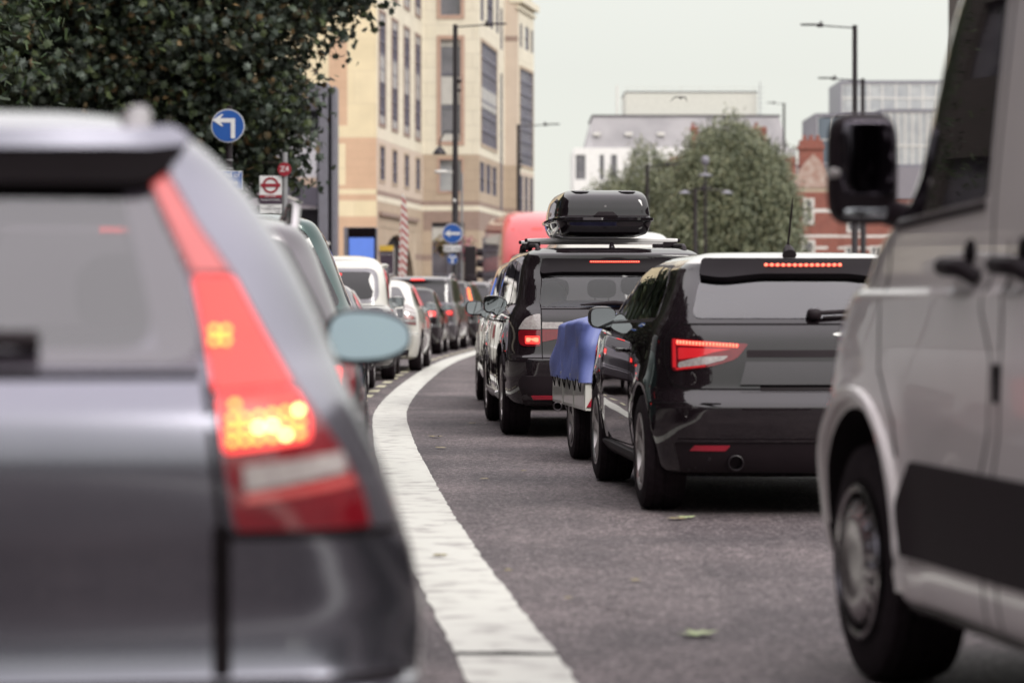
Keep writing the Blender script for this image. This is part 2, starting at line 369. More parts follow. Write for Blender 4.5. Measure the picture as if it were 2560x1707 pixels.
def patch(f, poly, off=.004, thick=.012, grid=.05, outward=None, mb=None, mi=0):
    """a solid sheet lying on surface f over a 2D polygon, standing off by off"""
    dense = []; N = len(poly)
    for i in range(N):
        a = Vector(poly[i]); b = Vector(poly[(i + 1) % N]); k = max(1, int((b - a).length / grid))
        for j in range(k): dense.append(a.lerp(b, j / k))
    P = []
    for p in dense:
        if not P or (p - P[-1]).length > 1e-4: P.append(p)
    if (P[0] - P[-1]).length < 1e-4: P.pop()
    nb = len(P); xs = [p.x for p in P]; ys = [p.y for p in P]
    def inside(x, y):
        c = False
        for i in range(nb):
            a, b = P[i], P[i - 1]
            if (a.y > y) != (b.y > y) and x < (b.x - a.x) * (y - a.y) / (b.y - a.y) + a.x: c = not c
        return c
    pts = list(P); x = min(xs) + grid / 2
    while x < max(xs):
        y = min(ys) + grid / 2
        while y < max(ys):
            if inside(x, y) and min((Vector((x, y)) - p).length for p in P) > grid * .35: pts.append(Vector((x, y)))
            y += grid
        x += grid
    res = delaunay_2d_cdt(pts, [(i, (i + 1) % nb) for i in range(nb)], [], 1, 1e-6)
    vv, fc = res[0], res[2]; orig = res[3]
    bidx = [None] * nb
    for i, o in enumerate(orig):
        for k in o:
            if k < nb: bidx[k] = i
    ctr = outward or Vector((0, 2.2, .7))
    top = []; bot = []
    for p in vv:
        q = f(p.x, p.y); n = nrm(f, p.x, p.y)
        if n.dot(q - ctr) < 0: n = -n
        top.append(q + n * off); bot.append(q + n * (off - thick))
    k = len(vv); fs = [tuple(t) for t in fc] + [tuple(i + k for i in t[::-1]) for t in fc]
    for i in range(nb):
        a, b = bidx[i], bidx[(i + 1) % nb]
        if a is not None and b is not None and a != b: fs.append((a, b, b + k, a + k))
    mb = mb or MB(); mb.add(top + bot, fs, mi); return mb
def strip(f, line, wd=.008, off=.002, mb=None, mi=0, thick=.004):
    """a thin band along a line on surface f"""
    mb = mb or MB(); L2 = []
    for i in range(len(line) - 1):
        a = Vector(line[i]); b = Vector(line[i + 1]); k = max(1, int((b - a).length / .04))
        for j in range(k): L2.append(a.lerp(b, j / k))
    L2.append(Vector(line[-1])); ctr = Vector((0, 2.2, .7)); vs = []
    for i, p in enumerate(L2):
        t = (L2[min(i + 1, len(L2) - 1)] - L2[max(i - 1, 0)]).normalized(); n2 = Vector((-t.y, t.x)) * wd / 2
        q = f(p.x, p.y); n = nrm(f, p.x, p.y); n = -n if n.dot(q - ctr) < 0 else n
        vs += [f(p.x + n2.x, p.y + n2.y) + n * off, f(p.x - n2.x, p.y - n2.y) + n * off, f(p.x + n2.x, p.y + n2.y) + n * (off - thick), f(p.x - n2.x, p.y - n2.y) + n * (off - thick)]
    fs = []
    for i in range(len(L2) - 1):
        a = i * 4; fs += [(a, a + 1, a + 5, a + 4), (a, a + 4, a + 6, a + 2), (a + 1, a + 3, a + 7, a + 5), (a + 2, a + 6, a + 7, a + 3)]
    mb.add(vs, fs, mi); return mb
def boolean(o, cutters):
    for c in cutters:
        md = o.modifiers.new('cut', 'BOOLEAN'); md.operation = 'DIFFERENCE'; md.solver = 'EXACT'; md.object = c
        try: md.material_mode = 'TRANSFER'
        except Exception: pass
    dg = bpy.context.evaluated_depsgraph_get(); me = bpy.data.meshes.new_from_object(o.evaluated_get(dg))
    o.modifiers.clear(); o.data = me
    for c in cutters: bpy.data.objects.remove(c)
    me.polygons.foreach_set('use_smooth', [True] * len(me.polygons)); me.set_sharp_from_angle(angle=R(32))

def wheel(parent, x, y, r, wd=.21, sg=1, rim='alloy', spokes=5, style='twin'):
    """tyre with rim as its child; sg is the side that shows"""
    m = MB(); h = wd / 2; rr = r * .66
    prof = [(rr, -h * .8), (rr + .01, -h), (r - .05, -h * 1.04), (r - .012, -h * .92), (r, -h * .6), (r - .006, -h * .5), (r - .006, -h * .42), (r, -h * .4), (r, -h * .1), (r - .007, -h * .08), (r - .007, h * .08), (r, h * .1), (r, h * .4), (r - .006, h * .42), (r - .006, h * .5), (r, h * .6), (r - .012, h * .92), (r - .05, h * 1.04), (rr + .01, h), (rr, h * .8)]
    m.lathe(prof + [prof[0]], 48, 'x'); t = m.build('wheel', 'tyre', parent, 35); t.location = (x, y, r)
    k = MB(); o = sg * h
    k.lathe([(rr + .004, o * .99), (rr - .008, o * 1.0), (rr - .02, o * .93), (rr - .03, o * .3), (rr - .03, -o * .8)], 48, 'x', 0)
    k.lathe([(.001, o * .15), (rr - .03, o * .15)], 32, 'x', 1)
    k.lathe([(.001, o * .86), (.045, o * .84), (.06, o * .7), (.06, o * .2)], 24, 'x', 0)
    for i in range(spokes):
        a0 = 2 * pi * i / spokes + .3
        for da in ((-.16, .16) if style == 'twin' else (0,)):
            wds = .018 if style == 'twin' else .035
            p = []
            for (rad, hh, wf) in ((.045, .80, 1.1), (rr * .6, .84, 1), (rr - .015, .93, 1.2)):
                a = a0 + da * (rad / rr) ** .5
                for e_ in (-1, 1):
                    for dz in (0, -.18):
                        ct = Vector((rad * cos(a), rad * sin(a))); tn = Vector((-sin(a), cos(a))) * (wds * wf * e_)
                        p.append((o * (hh + dz), ct.x + tn.x, ct.y + tn.y))
            fs = []
            for s_ in (0, 4): fs += [(s_, s_ + 2, s_ + 6, s_ + 4), (s_ + 1, s_ + 5, s_ + 7, s_ + 3), (s_, s_ + 4, s_ + 5, s_ + 1), (s_ + 2, s_ + 3, s_ + 7, s_ + 6)]
            k.add(p, fs, 0)
    ro = k.build('rim', [rim, 'under'], t, 30)
    return t
def wing_mirror(parent, S, y, z, sg, size=(.11, .07, .075), paint='black_paint', e=(.75, .8), out=.03, arm=.1, tear=False, tilt=0.06, gm='mirror'):
    """door mirror with its glass turned to the rear"""
    b = S.S(y, z, sg); cx = b.x + sg * (size[0] + out + arm * .3); cz = z + size[2] * .6
    m = MB(); m.ellip((cx, b.y, cz), size, e[0], e[1], 28)
    m.tube([(b.x - sg * .02, b.y + .02, z - .01), (b.x + sg * .06, b.y + .01, z + .0), (cx - sg * size[0] * .3, b.y, cz - size[2] * .55)], [.035, .028, .03], 10, 1)
    o = m.build('wing_mirror', [paint, 'plastic'], parent, 60)
    g = MB(); n = 40; pts = []
    for k in range(n):
        a = 2 * pi * k / n; ex = .55
        if tear: 
            c_, s__ = cos(a), sin(a); zz_ = s__ * (.90 if s__ < 0 else 1.0) * (1 - .28 * c_ * sg) * .9
            pts.append((size[0] * .93 * math.copysign(abs(c_) ** .75, c_), size[2] * .9 * math.copysign(abs(zz_) ** .75, zz_))); continue
        pts.append((size[0] * .93 * math.copysign(abs(cos(a)) ** ex, cos(a)), size[2] * .90 * math.copysign(abs(sin(a)) ** ex, sin(a))))
    yy = b.y - size[1] * 1.0
    g.prism([(cx + a, cz + c) for a, c in pts], yy, yy + .05, 1); g.build('mirror_rim', ['plastic', 'plastic'], o, 30)
    g = MB(); vs = [(cx + a * .93, yy - .0035 - .02 * tilt * 8 + c * tilt - (a * sg) * .07, cz + c * .92) for a, c in pts]
    g.add(vs, [tuple(range(n))]); g.build('mirror_glass', gm, o)
    return o
def hatch_rows(H, W, L, belt=.98, sill=.19, rake=.30, bump=.62, ledge=.045, spoiler=.05, rr=.24, roofw=.26, lh=.012, wind=1.15):
    hw = W / 2; gz = H - belt
    return [
        (sill, hw - .13, .22, L - .3, .2, .3, .03), (sill + .04, hw - .06, .09, L - .12, .24, .35, .04), (.36, hw - .02, .035, L - .03, rr, .38, .05),
        (.50, hw - .003, .005, L, rr, .4, .05), (bump - .02, hw, .0, L - .01, rr, .4, .05), (bump, hw, .008, L - .015, rr, .4, .05), (bump + lh, hw, ledge, L - .02, rr, .4, .05),
        (bump + lh + .02, hw, ledge + .006, L - .04, rr, .4, .05), (.80, hw - .008, ledge + .02, L - .15, rr, .4, .05), (belt - .07, hw - .028, ledge + .05, L - .38, rr, .42, .05), (belt, hw - .055, ledge + .085, L - .95, rr * .9, .45, .05),
        (belt + .05, hw - .085, ledge + .12, L - wind, rr * .8, .4, .05),
        (belt + gz * .45, hw - .085 - roofw * .30, ledge + .12 + rake * .40, L - wind - .38, .17, .3, .05), (belt + gz * .72, hw - .085 - roofw * .52, ledge + .12 + rake * .78, L - wind - .68, .15, .28, .05),
        (H - .075, hw - .09 - roofw * .72, ledge + .13 + rake - spoiler, L - wind - .85, .14, .25, .06), (H - .045, hw - .10 - roofw * .9, ledge + .15 + rake, L - wind - .98, .15, .25, .07),
        (H - .022, hw - .14 - roofw * 1.05, ledge + .24 + rake, L - wind - 1.15, .17, .25, .08), (H - .008, hw - .22 - roofw * 1.1, ledge + .5 + rake, L - wind - 1.4, .17, .2, .05), (H, .18, ledge + 1.1 + rake, L - wind - 1.75, .08, .08, 0)]
def place(root, Xf, Yr, heading, hw, side):
    """put a vehicle with its rear corner on one side at (Xf, Yr)"""
    a = R(heading); r = Vector((cos(a), -sin(a))); p = Vector((Xf, Yr)) + r * hw * (-1 if side > 0 else 1)
    root.location = (p.x, p.y, 0); root.rotation_euler = (0, 0, -a)
def body_of(root, S, paint, wheels, wr, windows=(), hollow=False, mesh_kw={}, arch=.055, depth=.34, hw=.9):
    b = S.mesh(**mesh_kw).build('body', paint, root, 32)
    cs = []
    for wy in wheels:
        for sg in (-1, 1):
            c = MB(); x0, x1 = sorted((sg * (hw - depth), sg * (hw + .3))); c.lathe([(.001, x0), (wr + arch, x0), (wr + arch, x1), (.001, x1)], 56, 'x', 0, (0, wy, wr + .005))
            cs.append(c.build('cut', 'under'))
    if hollow:
        cs.append(S.mesh(nv=30, shrink=.07, z0=hollow[0], z1=hollow[1], ns=8).build('cut', 'seat'))
        for (kind, poly, sg) in windows:
            cs.append(patch(S.fn2(kind, sg), poly, .06, .22, .07).build('cut', 'plastic'))
    boolean(b, cs); return b
def panels(root, S, spec, name='panel_gap', m='gap', wd=.008):
    mb = MB()
    for (kind, line, sgs) in spec:
        for sg in sgs: strip(S.fn2(kind, sg), line, wd, .0015, mb)
    return mb.build(name, m, root, fix=False)
def seats(root, y, xs, z=.55, top=1.05, m='seat'):
    for x in xs:
        mb = MB(); mb.ellip((x, y, (z + top) / 2), (.24, .07, (top - z) / 2), .5, .5, 20); mb.ellip((x, y + .02, top + .13), (.13, .05, .085), .6, .6, 16)
        for e in (-.06, .06): mb.tube([(x + e, y + .01, top - .02), (x + e, y + .02, top + .1)], .007, 6)
        mb.build('seat', m, root, 60)
#@@SPLIT
def lampset(root, S, poly, m='red_lens', name='tail_lamp', off=.006, sgs=(-1, 1)):
    out = []
    for sg in sgs: out.append(patch(S.fn2('r', sg), poly, off, .02, .05).build(name, m, root, 30))
    return out
def lit(par, S, poly, m, sg, off=.0085, name='lit_segment', grid=.05, kind='r'):
    return patch(S.fn2(kind, sg), poly, off, .004, grid).build(name, m, par, 30)
def leds(par, S, a, b, n, m='lit_hot', size=(.009, .006), off=.012, name='led_row', sg=1):
    mb = MB()
    for i in range(n):
        t = i / (n - 1); q = a[0] + (b[0] - a[0]) * t; z = a[1] + (b[1] - a[1]) * t; p = S.R(q * sg, z); n_ = nrm(S.fn2('r', sg), q, z)
        n_ = -n_ if n_.y > 0 else n_
        mb.ellip(p + n_ * off, (size[0], .004, size[1]), .6, .6, 8)
    return mb.build(name, m, par, 60)
def exhaust(root, x, y, z, r=.035, m_='dalloy'):
    m = MB(); m.lathe([(r, .12), (r, 0), (r - .004, -.002), (r - .006, 0), (r - .006, .11)], 24, 'y', 0, (x, y, z)); m.lathe([(.001, .05), (r - .007, .05)], 20, 'y', 1, (x, y, z))
    return m.build('exhaust_pipe', [m_, 'gap'], root, 40)
def recolour(o, test, m):
    o.data.materials.append(M[m]); k = len(o.data.materials) - 1
    for p in o.data.polygons:
        if test(p.center): p.material_index = k
def arch_trim(root, S, wy, r, m='plastic', a0=-20, a1=200, rad=.02, sgs=(-1, 1), wz=None):
    for sg in sgs:
        pts = []
        for i in range(33):
            a = R(a0 + (a1 - a0) * i / 32); y = wy + r * cos(a); z = (wz or r - .05) + r * sin(a)
            if z < S.rows[0][0] + .02: continue
            p = S.S(y, z, sg); pts.append(p + Vector((sg * .002, 0, 0)))
        if len(pts) > 3: MB().tube(pts, rad, 8, flat=1).build('arch_trim', m, root, 60)

# ================================================================== the black hatchback
def black_hatch():
    root = empty('parked_hatchback', label='glossy black hatchback with pale roof and angular lit tail lamps, beside the silver van', cat='car')
    root.name = 'hatchback_car'
    H, W, Ln = 1.425, 1.74, 3.95; wy = (.67, 3.14); wr = .318
    rows = hatch_rows(H, W, Ln, 1.02, .2, .30, .595, .075, .06, rr=.33, roofw=.215, lh=.075, wind=1.0)
    rows = [(*r_[:6], .11) for r_ in rows]
    S = Surf(rows, .06, [(wy[0], wr, .39, .016), (wy[1], wr, .39, .014)])
    rw = rpoly([(-.665, 1.05), (.665, 1.05), (.57, 1.28), (-.57, 1.28)], .06)
    sw1 = rpoly([(.62, 1.05, .05), (1.28, 1.04, .02), (1.28, 1.335, .03), (.98, 1.325, .1), (.80, 1.25, .1)], .03)
    sw2 = rpoly([(1.34, 1.04, .02), (2.72, 1.02, .03), (2.02, 1.335, .12), (1.34, 1.34, .03)], .03)
    wins = [('r', rw, 1)] + [('s', p, g) for p in (sw1, sw2) for g in (-1, 1)]
    b = body_of(root, S, 'black_paint', wy, wr, wins, (.5, 1.37), arch=.045, hw=.87)
    recolour(b, lambda c: c.z > 1.352 and c.y > .2 and abs(c.x) < .75, 'roof_white')
    patch(S.fn2('r'), rw, .004, .006, .05).build('rear_window', 'glass', root, 30)
    for p in (sw1, sw2):
        for g in (-1, 1): patch(S.fn2('s', g), p, .003, .005, .06).build('side_window', 'glassd', root, 30)
    sp_ = rpoly([(-.58, 1.262, .02), (-.46, 1.245, .05), (-.30, 1.262, .05), (-.24, 1.268, .03), (.24, 1.268, .03), (.30, 1.262, .05), (.46, 1.245, .05), (.58, 1.262, .02), (.55, 1.352, .02), (-.55, 1.352, .02)], .02)
    spo = patch(S.fn2('r'), sp_, .035, .045, .05).build('spoiler', 'spoil', root, 30)
    leds(spo, S, (-.205, 1.327), (.205, 1.327), 14, 'lit_hot', (.0105, .0085), .043, 'brake_light')
    leds(spo, S, (-.19, 1.327), (.19, 1.327), 13, 'lit_red', (.012, .004), .041, 'brake_light')
    lp = rpoly([(.80, .945, .03), (.36, .915, .01), (.425, .835, .04), (.56, .795, .06), (.80, .765, .04)], .03)
    for o, sg in zip(lampset(root, S, lp), (-1, 1)):
        lit(o, S, rpoly([(.765, .935), (.41, .910), (.42, .896), (.765, .908)], .006), 'lit_soft', sg)
        leds(o, S, (.755, .922), (.425, .904), 19, 'lit_hot', (.006, .0105), .011, 'led_row', sg)
        lit(o, S, rpoly([(.755, .895), (.45, .888), (.56, .868), (.63, .845), (.755, .83)], .01), 'lit_dim', sg, .0075)
        lit(o, S, rpoly([(.755, .815), (.63, .845), (.47, .852), (.50, .828), (.60, .805), (.755, .787)], .012), 'clear_lens', sg, .0085, 'reversing_lens')
        lit(o, S, rpoly([(.79, .94), (.77, .94), (.77, .785), (.79, .79)], .003), 'lit_dim', sg, .0078)
        lit(o, S, rpoly([(.77, .785), (.60, .803), (.60, .795), (.77, .775)], .003), 'lit_dim', sg, .0079)
    patch(S.fn2('r'), rpoly([(-.37, .845), (.37, .845), (.37, .882), (-.37, .882)], .005), .004, .008, .06).build('trim_strip', 'plastic', root, 30)
    m = MB(); vs = []; nn = 16
    for i in range(nn + 1):
        x = -1 + 2 * i / nn
        for (hx, z, o_) in ((.37, .838, -.004), (.395, .76, .016), (.415, .70, .026), (.40, .688, -.006)): p = S.R(x * hx, z); vs.append((p.x, p.y - o_, z))
    m.add(vs, [(4 * i + j, 4 * i + j + 1, 4 * i + j + 5, 4 * i + j + 4) for i in range(nn) for j in range(3)]); m.build('sky_catching_slope', 'black_paint', root, 30)  # plate recess built as a slope, tilted up so it mirrors the sky
    patch(S.fn2('r'), rpoly([(-.30, .668), (.30, .668), (.30, .69), (-.30, .69)], .005), .006, .01, .06).build('boot_handle', 'plastic', root, 30)
    patch(S.fn2('r'), rpoly([(-.74, .235), (.74, .235), (.80, .395), (-.80, .395)], .02), .004, .01, .07).build('diffuser', 'plastic', root, 30)
    strip(S.fn2('r'), [(-.78, .405), (.78, .405)], .012, .012).build('bumper_trim', 'black_paint', root, 30)
    for sg in (-1, 1): patch(S.fn2('r', sg), rpoly([(.70, .35), (.50, .35), (.475, .378), (.675, .378)], .006), .009, .008, .05).build('reflector', 'reflector', root, 30)
    for x in (-.42, .42): exhaust(root, x, .05, .285, .042, 'pole')
    panels(root, S, [('r', [(0, .672), (.70, .676), (.80, .70), (.855, .80), (.86, .93), (.80, 1.0), (.74, 1.035)], (-1, 1)),
                     ('s', [(1.31, 1.34), (1.31, 1.0), (1.22, .7), (1.24, .32), (2.72, .30), (2.76, .7), (2.70, 1.0)], (-1, 1)),
                     ('s', [(1.31, .32), (1.31, 1.0)], ()), ('s', [(.02, .60), (.34, .60), (.38, .5)], (-1, 1)), ('r', [(0, 1.02), (.72, 1.02)], (-1, 1))])
    panels(root, S, [('s', [(.66, 1.037), (2.72, 1.008)], (-1, 1)), ('s', [(.64, 1.04), (.79, 1.26), (.98, 1.338), (2.02, 1.35)], (-1, 1))], 'window_trim', 'plastic', .014)
    for g in (-1, 1): patch(S.fn2('s', g), rpoly([(1.05, .21), (2.80, .21), (2.75, .29), (1.10, .29)], .02), .018, .03, .08).build('side_skirt', 'plastic', root, 30)
    for g in (-1, 1):
        p = S.S(1.55, .86, g); MB().tube([(p.x + g * .012, p.y - .09, .86), (p.x + g * .04, p.y - .06, .86), (p.x + g * .04, p.y + .06, .86), (p.x + g * .012, p.y + .09, .86)], .012, 8).build('door_handle', 'black_paint', root, 60)
    for y in wy:
        for g in (-1, 1): wheel(root, g * (.87 - .118), y, wr, .225, g)
    for g in (-1, 1): wing_mirror(root, S, 2.62, 1.0, g, (.088, .075, .07), 'black_paint', out=-.05, arm=.05)
    # wiper, aerial
    m = MB(); p = S.R(.02, 1.075); m.ellip((p.x, p.y - .03, 1.075), (.04, .035, .03), .7, .7, 16); q = S.R(.36, 1.085); m.tube([(p.x, p.y - .05, 1.08), (q.x, q.y - .035, 1.095)], .012, 8); m.tube([(p.x + .05, p.y - .03, 1.055), (q.x, q.y - .02, 1.065)], .008, 8); m.build('wiper', 'plastic', root, 60)
    m = MB(); m.tube([(-.055, .52, 1.395), (-.055, .56, 1.43), (-.055, .585, 1.455)], [.04, .028, .008], 10); m.tube([(-.055, .57, 1.45), (-.045, .50, 1.66), (-.043, .48, 1.71)], [.0065, .005, .003], 6); m.build('aerial', 'plastic', root, 60)
    seats(root, 1.15, (-.33, .33), .5, .93); seats(root, 2.0, (-.36, .36), .5, .98)
    place(root, .745, 15.0, -4.0, .87, -1)
    return root
# ================================================================== the black four by four with roof box
def black_suv():
    root = empty('suv_car', label='glossy black four by four with silver roof bars, ahead of the trailer', cat='car')
    H, W, Ln = 1.605, 1.87, 4.57; wy = (.88, 3.68); wr = .362
    rows = hatch_rows(H, W, Ln, 1.06, .25, .20, .665, .035, .05, rr=.25, roofw=.13, lh=.03, wind=1.05)
    S = Surf(rows, .05, [(wy[0], wr, .45, .02), (wy[1], wr, .45, .02)])
    rw = rpoly([(-.67, 1.09), (.67, 1.09), (.615, 1.43), (-.615, 1.43)], .05)
    sws = [rpoly([(.42, 1.13, .05), (1.02, 1.10, .02), (1.02, 1.475, .02), (.60, 1.455, .1)], .03), rpoly([(1.10, 1.10), (1.95, 1.09), (1.95, 1.49), (1.10, 1.485)], .03), rpoly([(2.02, 1.09), (3.25, 1.06), (2.62, 1.46, .12), (2.02, 1.49)], .03)]
    wins = [('r', rw, 1)] + [('s', p, g) for p in sws for g in (-1, 1)] + [('f', rpoly([(-.60, 1.12), (.60, 1.12), (.52, 1.44), (-.52, 1.44)], .05), 1)]
    body_of(root, S, 'black_paint', wy, wr, wins, (.62, 1.53), arch=.06, hw=.93)
    patch(S.fn2('r'), rw, .003, .006, .06).build('rear_window', 'glassl', root, 30)
    patch(S.fn2('f'), wins[-1][1], .003, .006, .08).build('windscreen', 'glassl', root, 30)
    for p in sws:
        for g in (-1, 1): patch(S.fn2('s', g), p, .003, .005, .07).build('side_window', 'glassd', root, 30)
    spo = patch(S.fn2('r'), rpoly([(-.66, 1.345, .05), (-.5, 1.36, .05), (.5, 1.36, .05), (.66, 1.345, .05), (.62, 1.495, .03), (-.62, 1.495, .03)], .03), .05, .06, .06).build('spoiler', 'spoil', root, 30)
    lit(spo, S, rpoly([(-.215, 1.462), (.215, 1.462), (.215, 1.476), (-.215, 1.476)], .004), 'lit_red', 1, .0525, 'brake_light')
    leds(spo, S, (-.205, 1.469), (.205, 1.469), 22, 'lit_hot', (.006, .005), .056, 'brake_light')
    for sg in (-1, 1):
        o = patch(S.fn2('r', sg), rpoly([(.665, .765, .03), (.86, .765, .06), (.87, .90, .03), (.665, .90, .004)], .01), .008, .02).build('tail_lamp', 'red_lens', root, 30)
        lit(o, S, rpoly([(.665, .905, .004), (.87, .905, .02), (.80, 1.0, .06), (.70, 1.03, .05), (.665, 1.03, .01)], .01), 'clear_lens', sg, .009, 'clear_lens')
        lit(o, S, rpoly([(.675, .785), (.80, .785), (.80, .85), (.675, .85)], .012), 'lit_red', sg, .010)
        lit(o, S, rpoly([(.685, .80), (.79, .80), (.79, .835), (.685, .835)], .012), 'lit_hot', sg, .0115)
        i = patch(S.fn2('r', sg), rpoly([(.652, .80, .004), (.652, .905, .004), (.47, .905, .01), (.50, .83, .02)], .01), .006, .02).build('tail_lamp', 'red_lens', root, 30)
        lit(i, S, rpoly([(.652, .91), (.652, .965), (.47, .965, .01), (.46, .95), (.50, .91)], .006), 'clear_lens', sg, .0065, 'reversing_lens')
        patch(S.fn2('r', sg), rpoly([(.73, .325), (.53, .325), (.53, .355), (.75, .355)], .006), .008, .01).build('reflector', 'reflector', root, 30)
    patch(S.fn2('r'), rpoly([(-.82, .27), (.82, .27), (.90, .52, .1), (.55, .52, .05), (.46, .42), (-.46, .42), (-.55, .52, .05), (-.90, .52, .1)], .04), .004, .012, .07).build('bumper_panel', 'plastic', root, 30)
    patch(S.fn2('r'), rpoly([(-.30, .80), (.30, .80), (.28, .93), (-.28, .93)], .02), -.004, .006).build('plate_recess', 'gap', root, 30)
    for x in (-.50, -.40): exhaust(root, x, .0, .27, .036)
    m = MB(); p = S.R(0, 1.10); m.ellip((p.x + .28, p.y - .02, 1.105), (.04, .03, .02), .8, .8, 12); m.tube([(p.x + .27, p.y - .035, 1.105), (p.x - .02, p.y - .03, 1.125), (p.x - .3, p.y - .02, 1.11)], [.014, .02, .006], 8); m.build('wiper', 'plastic', root, 60)
    panels(root, S, [('r', [(.655, .66), (.655, 1.08), (.66, 1.12), (.62, 1.50)], (-1, 1)), ('r', [(0, 1.075), (.655, 1.075)], (-1, 1)), ('r', [(0, .668), (.9, .668)], (-1, 1)), ('r', [(0, .52), (.55, .52)], (-1, 1)),
                     ('s', [(1.06, 1.49), (1.06, 1.08), (.96, .9), (1.30, .6), (1.32, .33), (3.2, .33), (3.28, 1.04)], (-1, 1)), ('s', [(1.985, 1.5), (1.985, .33)], (-1, 1))])
    for g in (-1, 1):
        patch(S.fn2('s', g), rpoly([(1.35, .27), (3.2, .27), (3.2, .36), (1.35, .36)], .02), .03, .05, .08).build('side_skirt', 'steel', root, 30)
        for y in wy: wheel(root, g * (.935 - .128), y, wr, .235, g, 'alloy', 7, 'one'); 
        for y in (1.35, 2.25):
            p = S.S(y, .97, g); MB().tube([(p.x + g * .01, y - .11, .97), (p.x + g * .045, y - .07, .975), (p.x + g * .045, y + .07, .975), (p.x + g * .01, y + .11, .97)], .014, 8).build('door_handle', 'chrome', root, 60)
        wing_mirror(root, S, 3.08, 1.06, g, (.085, .085, .085), 'black_paint', (.6, .6), out=-.08, arm=.04)
        MB().tube([(g * .62, .55, 1.52), (g * .625, .60, 1.585), (g * .63, .72, 1.615), (g * .64, 1.8, 1.635), (g * .64, 2.5, 1.62), (g * .64, 2.75, 1.58)], [.028, .024, .02, .02, .02, .022], 10).build('roof_rail', 'plastic', root, 60)
    m = MB(); m.tube([(0, .50, 1.575), (0, .56, 1.62), (0, .66, 1.60)], [.03, .02, .004], 8); m.build('aerial', 'black_paint', root, 60)
    seats(root, 1.5, (-.42, 0, .42), .55, 1.12); seats(root, 2.6, (-.40, .40), .55, 1.15)
    m = MB(); m.ellip((-.5, 1.1, 1.15), (.16, .2, .16), .7, .7, 14); m.ellip((.45, 1.05, 1.12), (.2, .2, .14), .7, .7, 14); m.build('luggage', 'pale_cloth', root, 60)
    m = MB(); m.ellip((-.2, 1.0, 1.06), (.34, .25, .09), .6, .6, 16); m.ellip((.3, .9, 1.05), (.28, .2, .08), .6, .6, 16); m.build('luggage', 'blue_cloth', root, 60)
    place(root, -.055, 23.55, -3.2, .935, -1)
    # roof bars and box: lifted on and off, things of their own
    a = root.rotation_euler.z
    for k, y in enumerate((1.45, 2.35)):
        rb = empty('roof_bar', root.location + Matrix.Rotation(a, 3, 'Z') @ Vector((0, y, 1.675)), 0,
                   ('silver roof bar nearest the tailgate of the black four by four', 'silver roof bar farther from the tailgate of the black four by four')[k], 'roof bar', 'bars clamped across the four by four')
        rb.rotation_euler = (0, 0, a)
        m = MB(); m.ellip((0, 0, 0), (.68, .035, .019), .3, .3, 40); m.build('bar', 'bar_silver', rb, 60)
        for g in (-1, 1):
            m = MB(); m.tube([(g * .60, 0, -.012), (g * .645, 0, -.05), (g * .655, .0, -.09)], [.028, .035, .03], 10); m.box((g * .60 - .06, -.035, -.05), (g * .60 + .05, .035, -.013)); m.build('clamp', 'plastic', rb, 60)
            m = MB(); m.ellip((g * .675, 0, 0), (.012, .037, .016), .5, .5, 12); m.build('end_cap', 'plastic', rb, 60)
    bx = empty('roof_box', root.location + Matrix.Rotation(a, 3, 'Z') @ Vector((-.03, .78, 1.70)), 0, 'glossy black roof box strapped on the silver bars of the four by four', 'roof box')
    bx.rotation_euler = (0, 0, a)
    rws = [(0, .30, .20, 1.75, .1, .2, .02), (.02, .355, .07, 1.9, .1, .25, .02), (.07, .385, .03, 1.98, .1, .3, .02), (.13, .405, .015, 2.0, .09, .3, .02), (.135, .42, .0, 2.02, .09, .3, .02), (.158, .42, .0, 2.02, .09, .3, .02), (.162, .395, .02, 2.0, .08, .3, .02),
           (.25, .38, .035, 1.94, .08, .3, .02), (.32, .365, .055, 1.8, .09, .3, .02), (.352, .35, .085, 1.7, .1, .3, .02), (.385, .32, .18, 1.5, .1, .2, .02), (.402, .27, .30, 1.3, .1, .2, .01), (.408, .1, .5, 1.0, .05, .1, .01)]
    rws = [(z * 1.0, h * 1.06, *r_) for z, h, *r_ in rws]
    T = Surf(rws, .07)
    T.mesh(50, ns=20, z1=.158).build('tray', 'gloss', bx, 40)
    ld = T.mesh(60, ns=24, z0=.159).build('lid', 'gloss', bx, 30)
    for g in (-1, 1): m = MB(); m.ellip((g * .2, .75, .382), (.10, .62, .022), .6, .5, 24); m.build('lid_rib', 'gloss', ld, 60)
    strip(T.fn2('r'), [(-.39, .168), (.39, .168)], .01, .012).build('seam', 'plastic', bx)
    patch(T.fn2('r'), rpoly([(-.115, .158), (.115, .158), (.07, .205), (-.07, .205)], .01), .018, .03, .03).build('handle', 'plastic', bx, 30)
    m = MB(); m.lathe([(.001, .012), (.01, .012), (.012, .03)], 14, 'y', 0, (0, .02, .255)); m.build('lock', 'steel', bx)
    return root
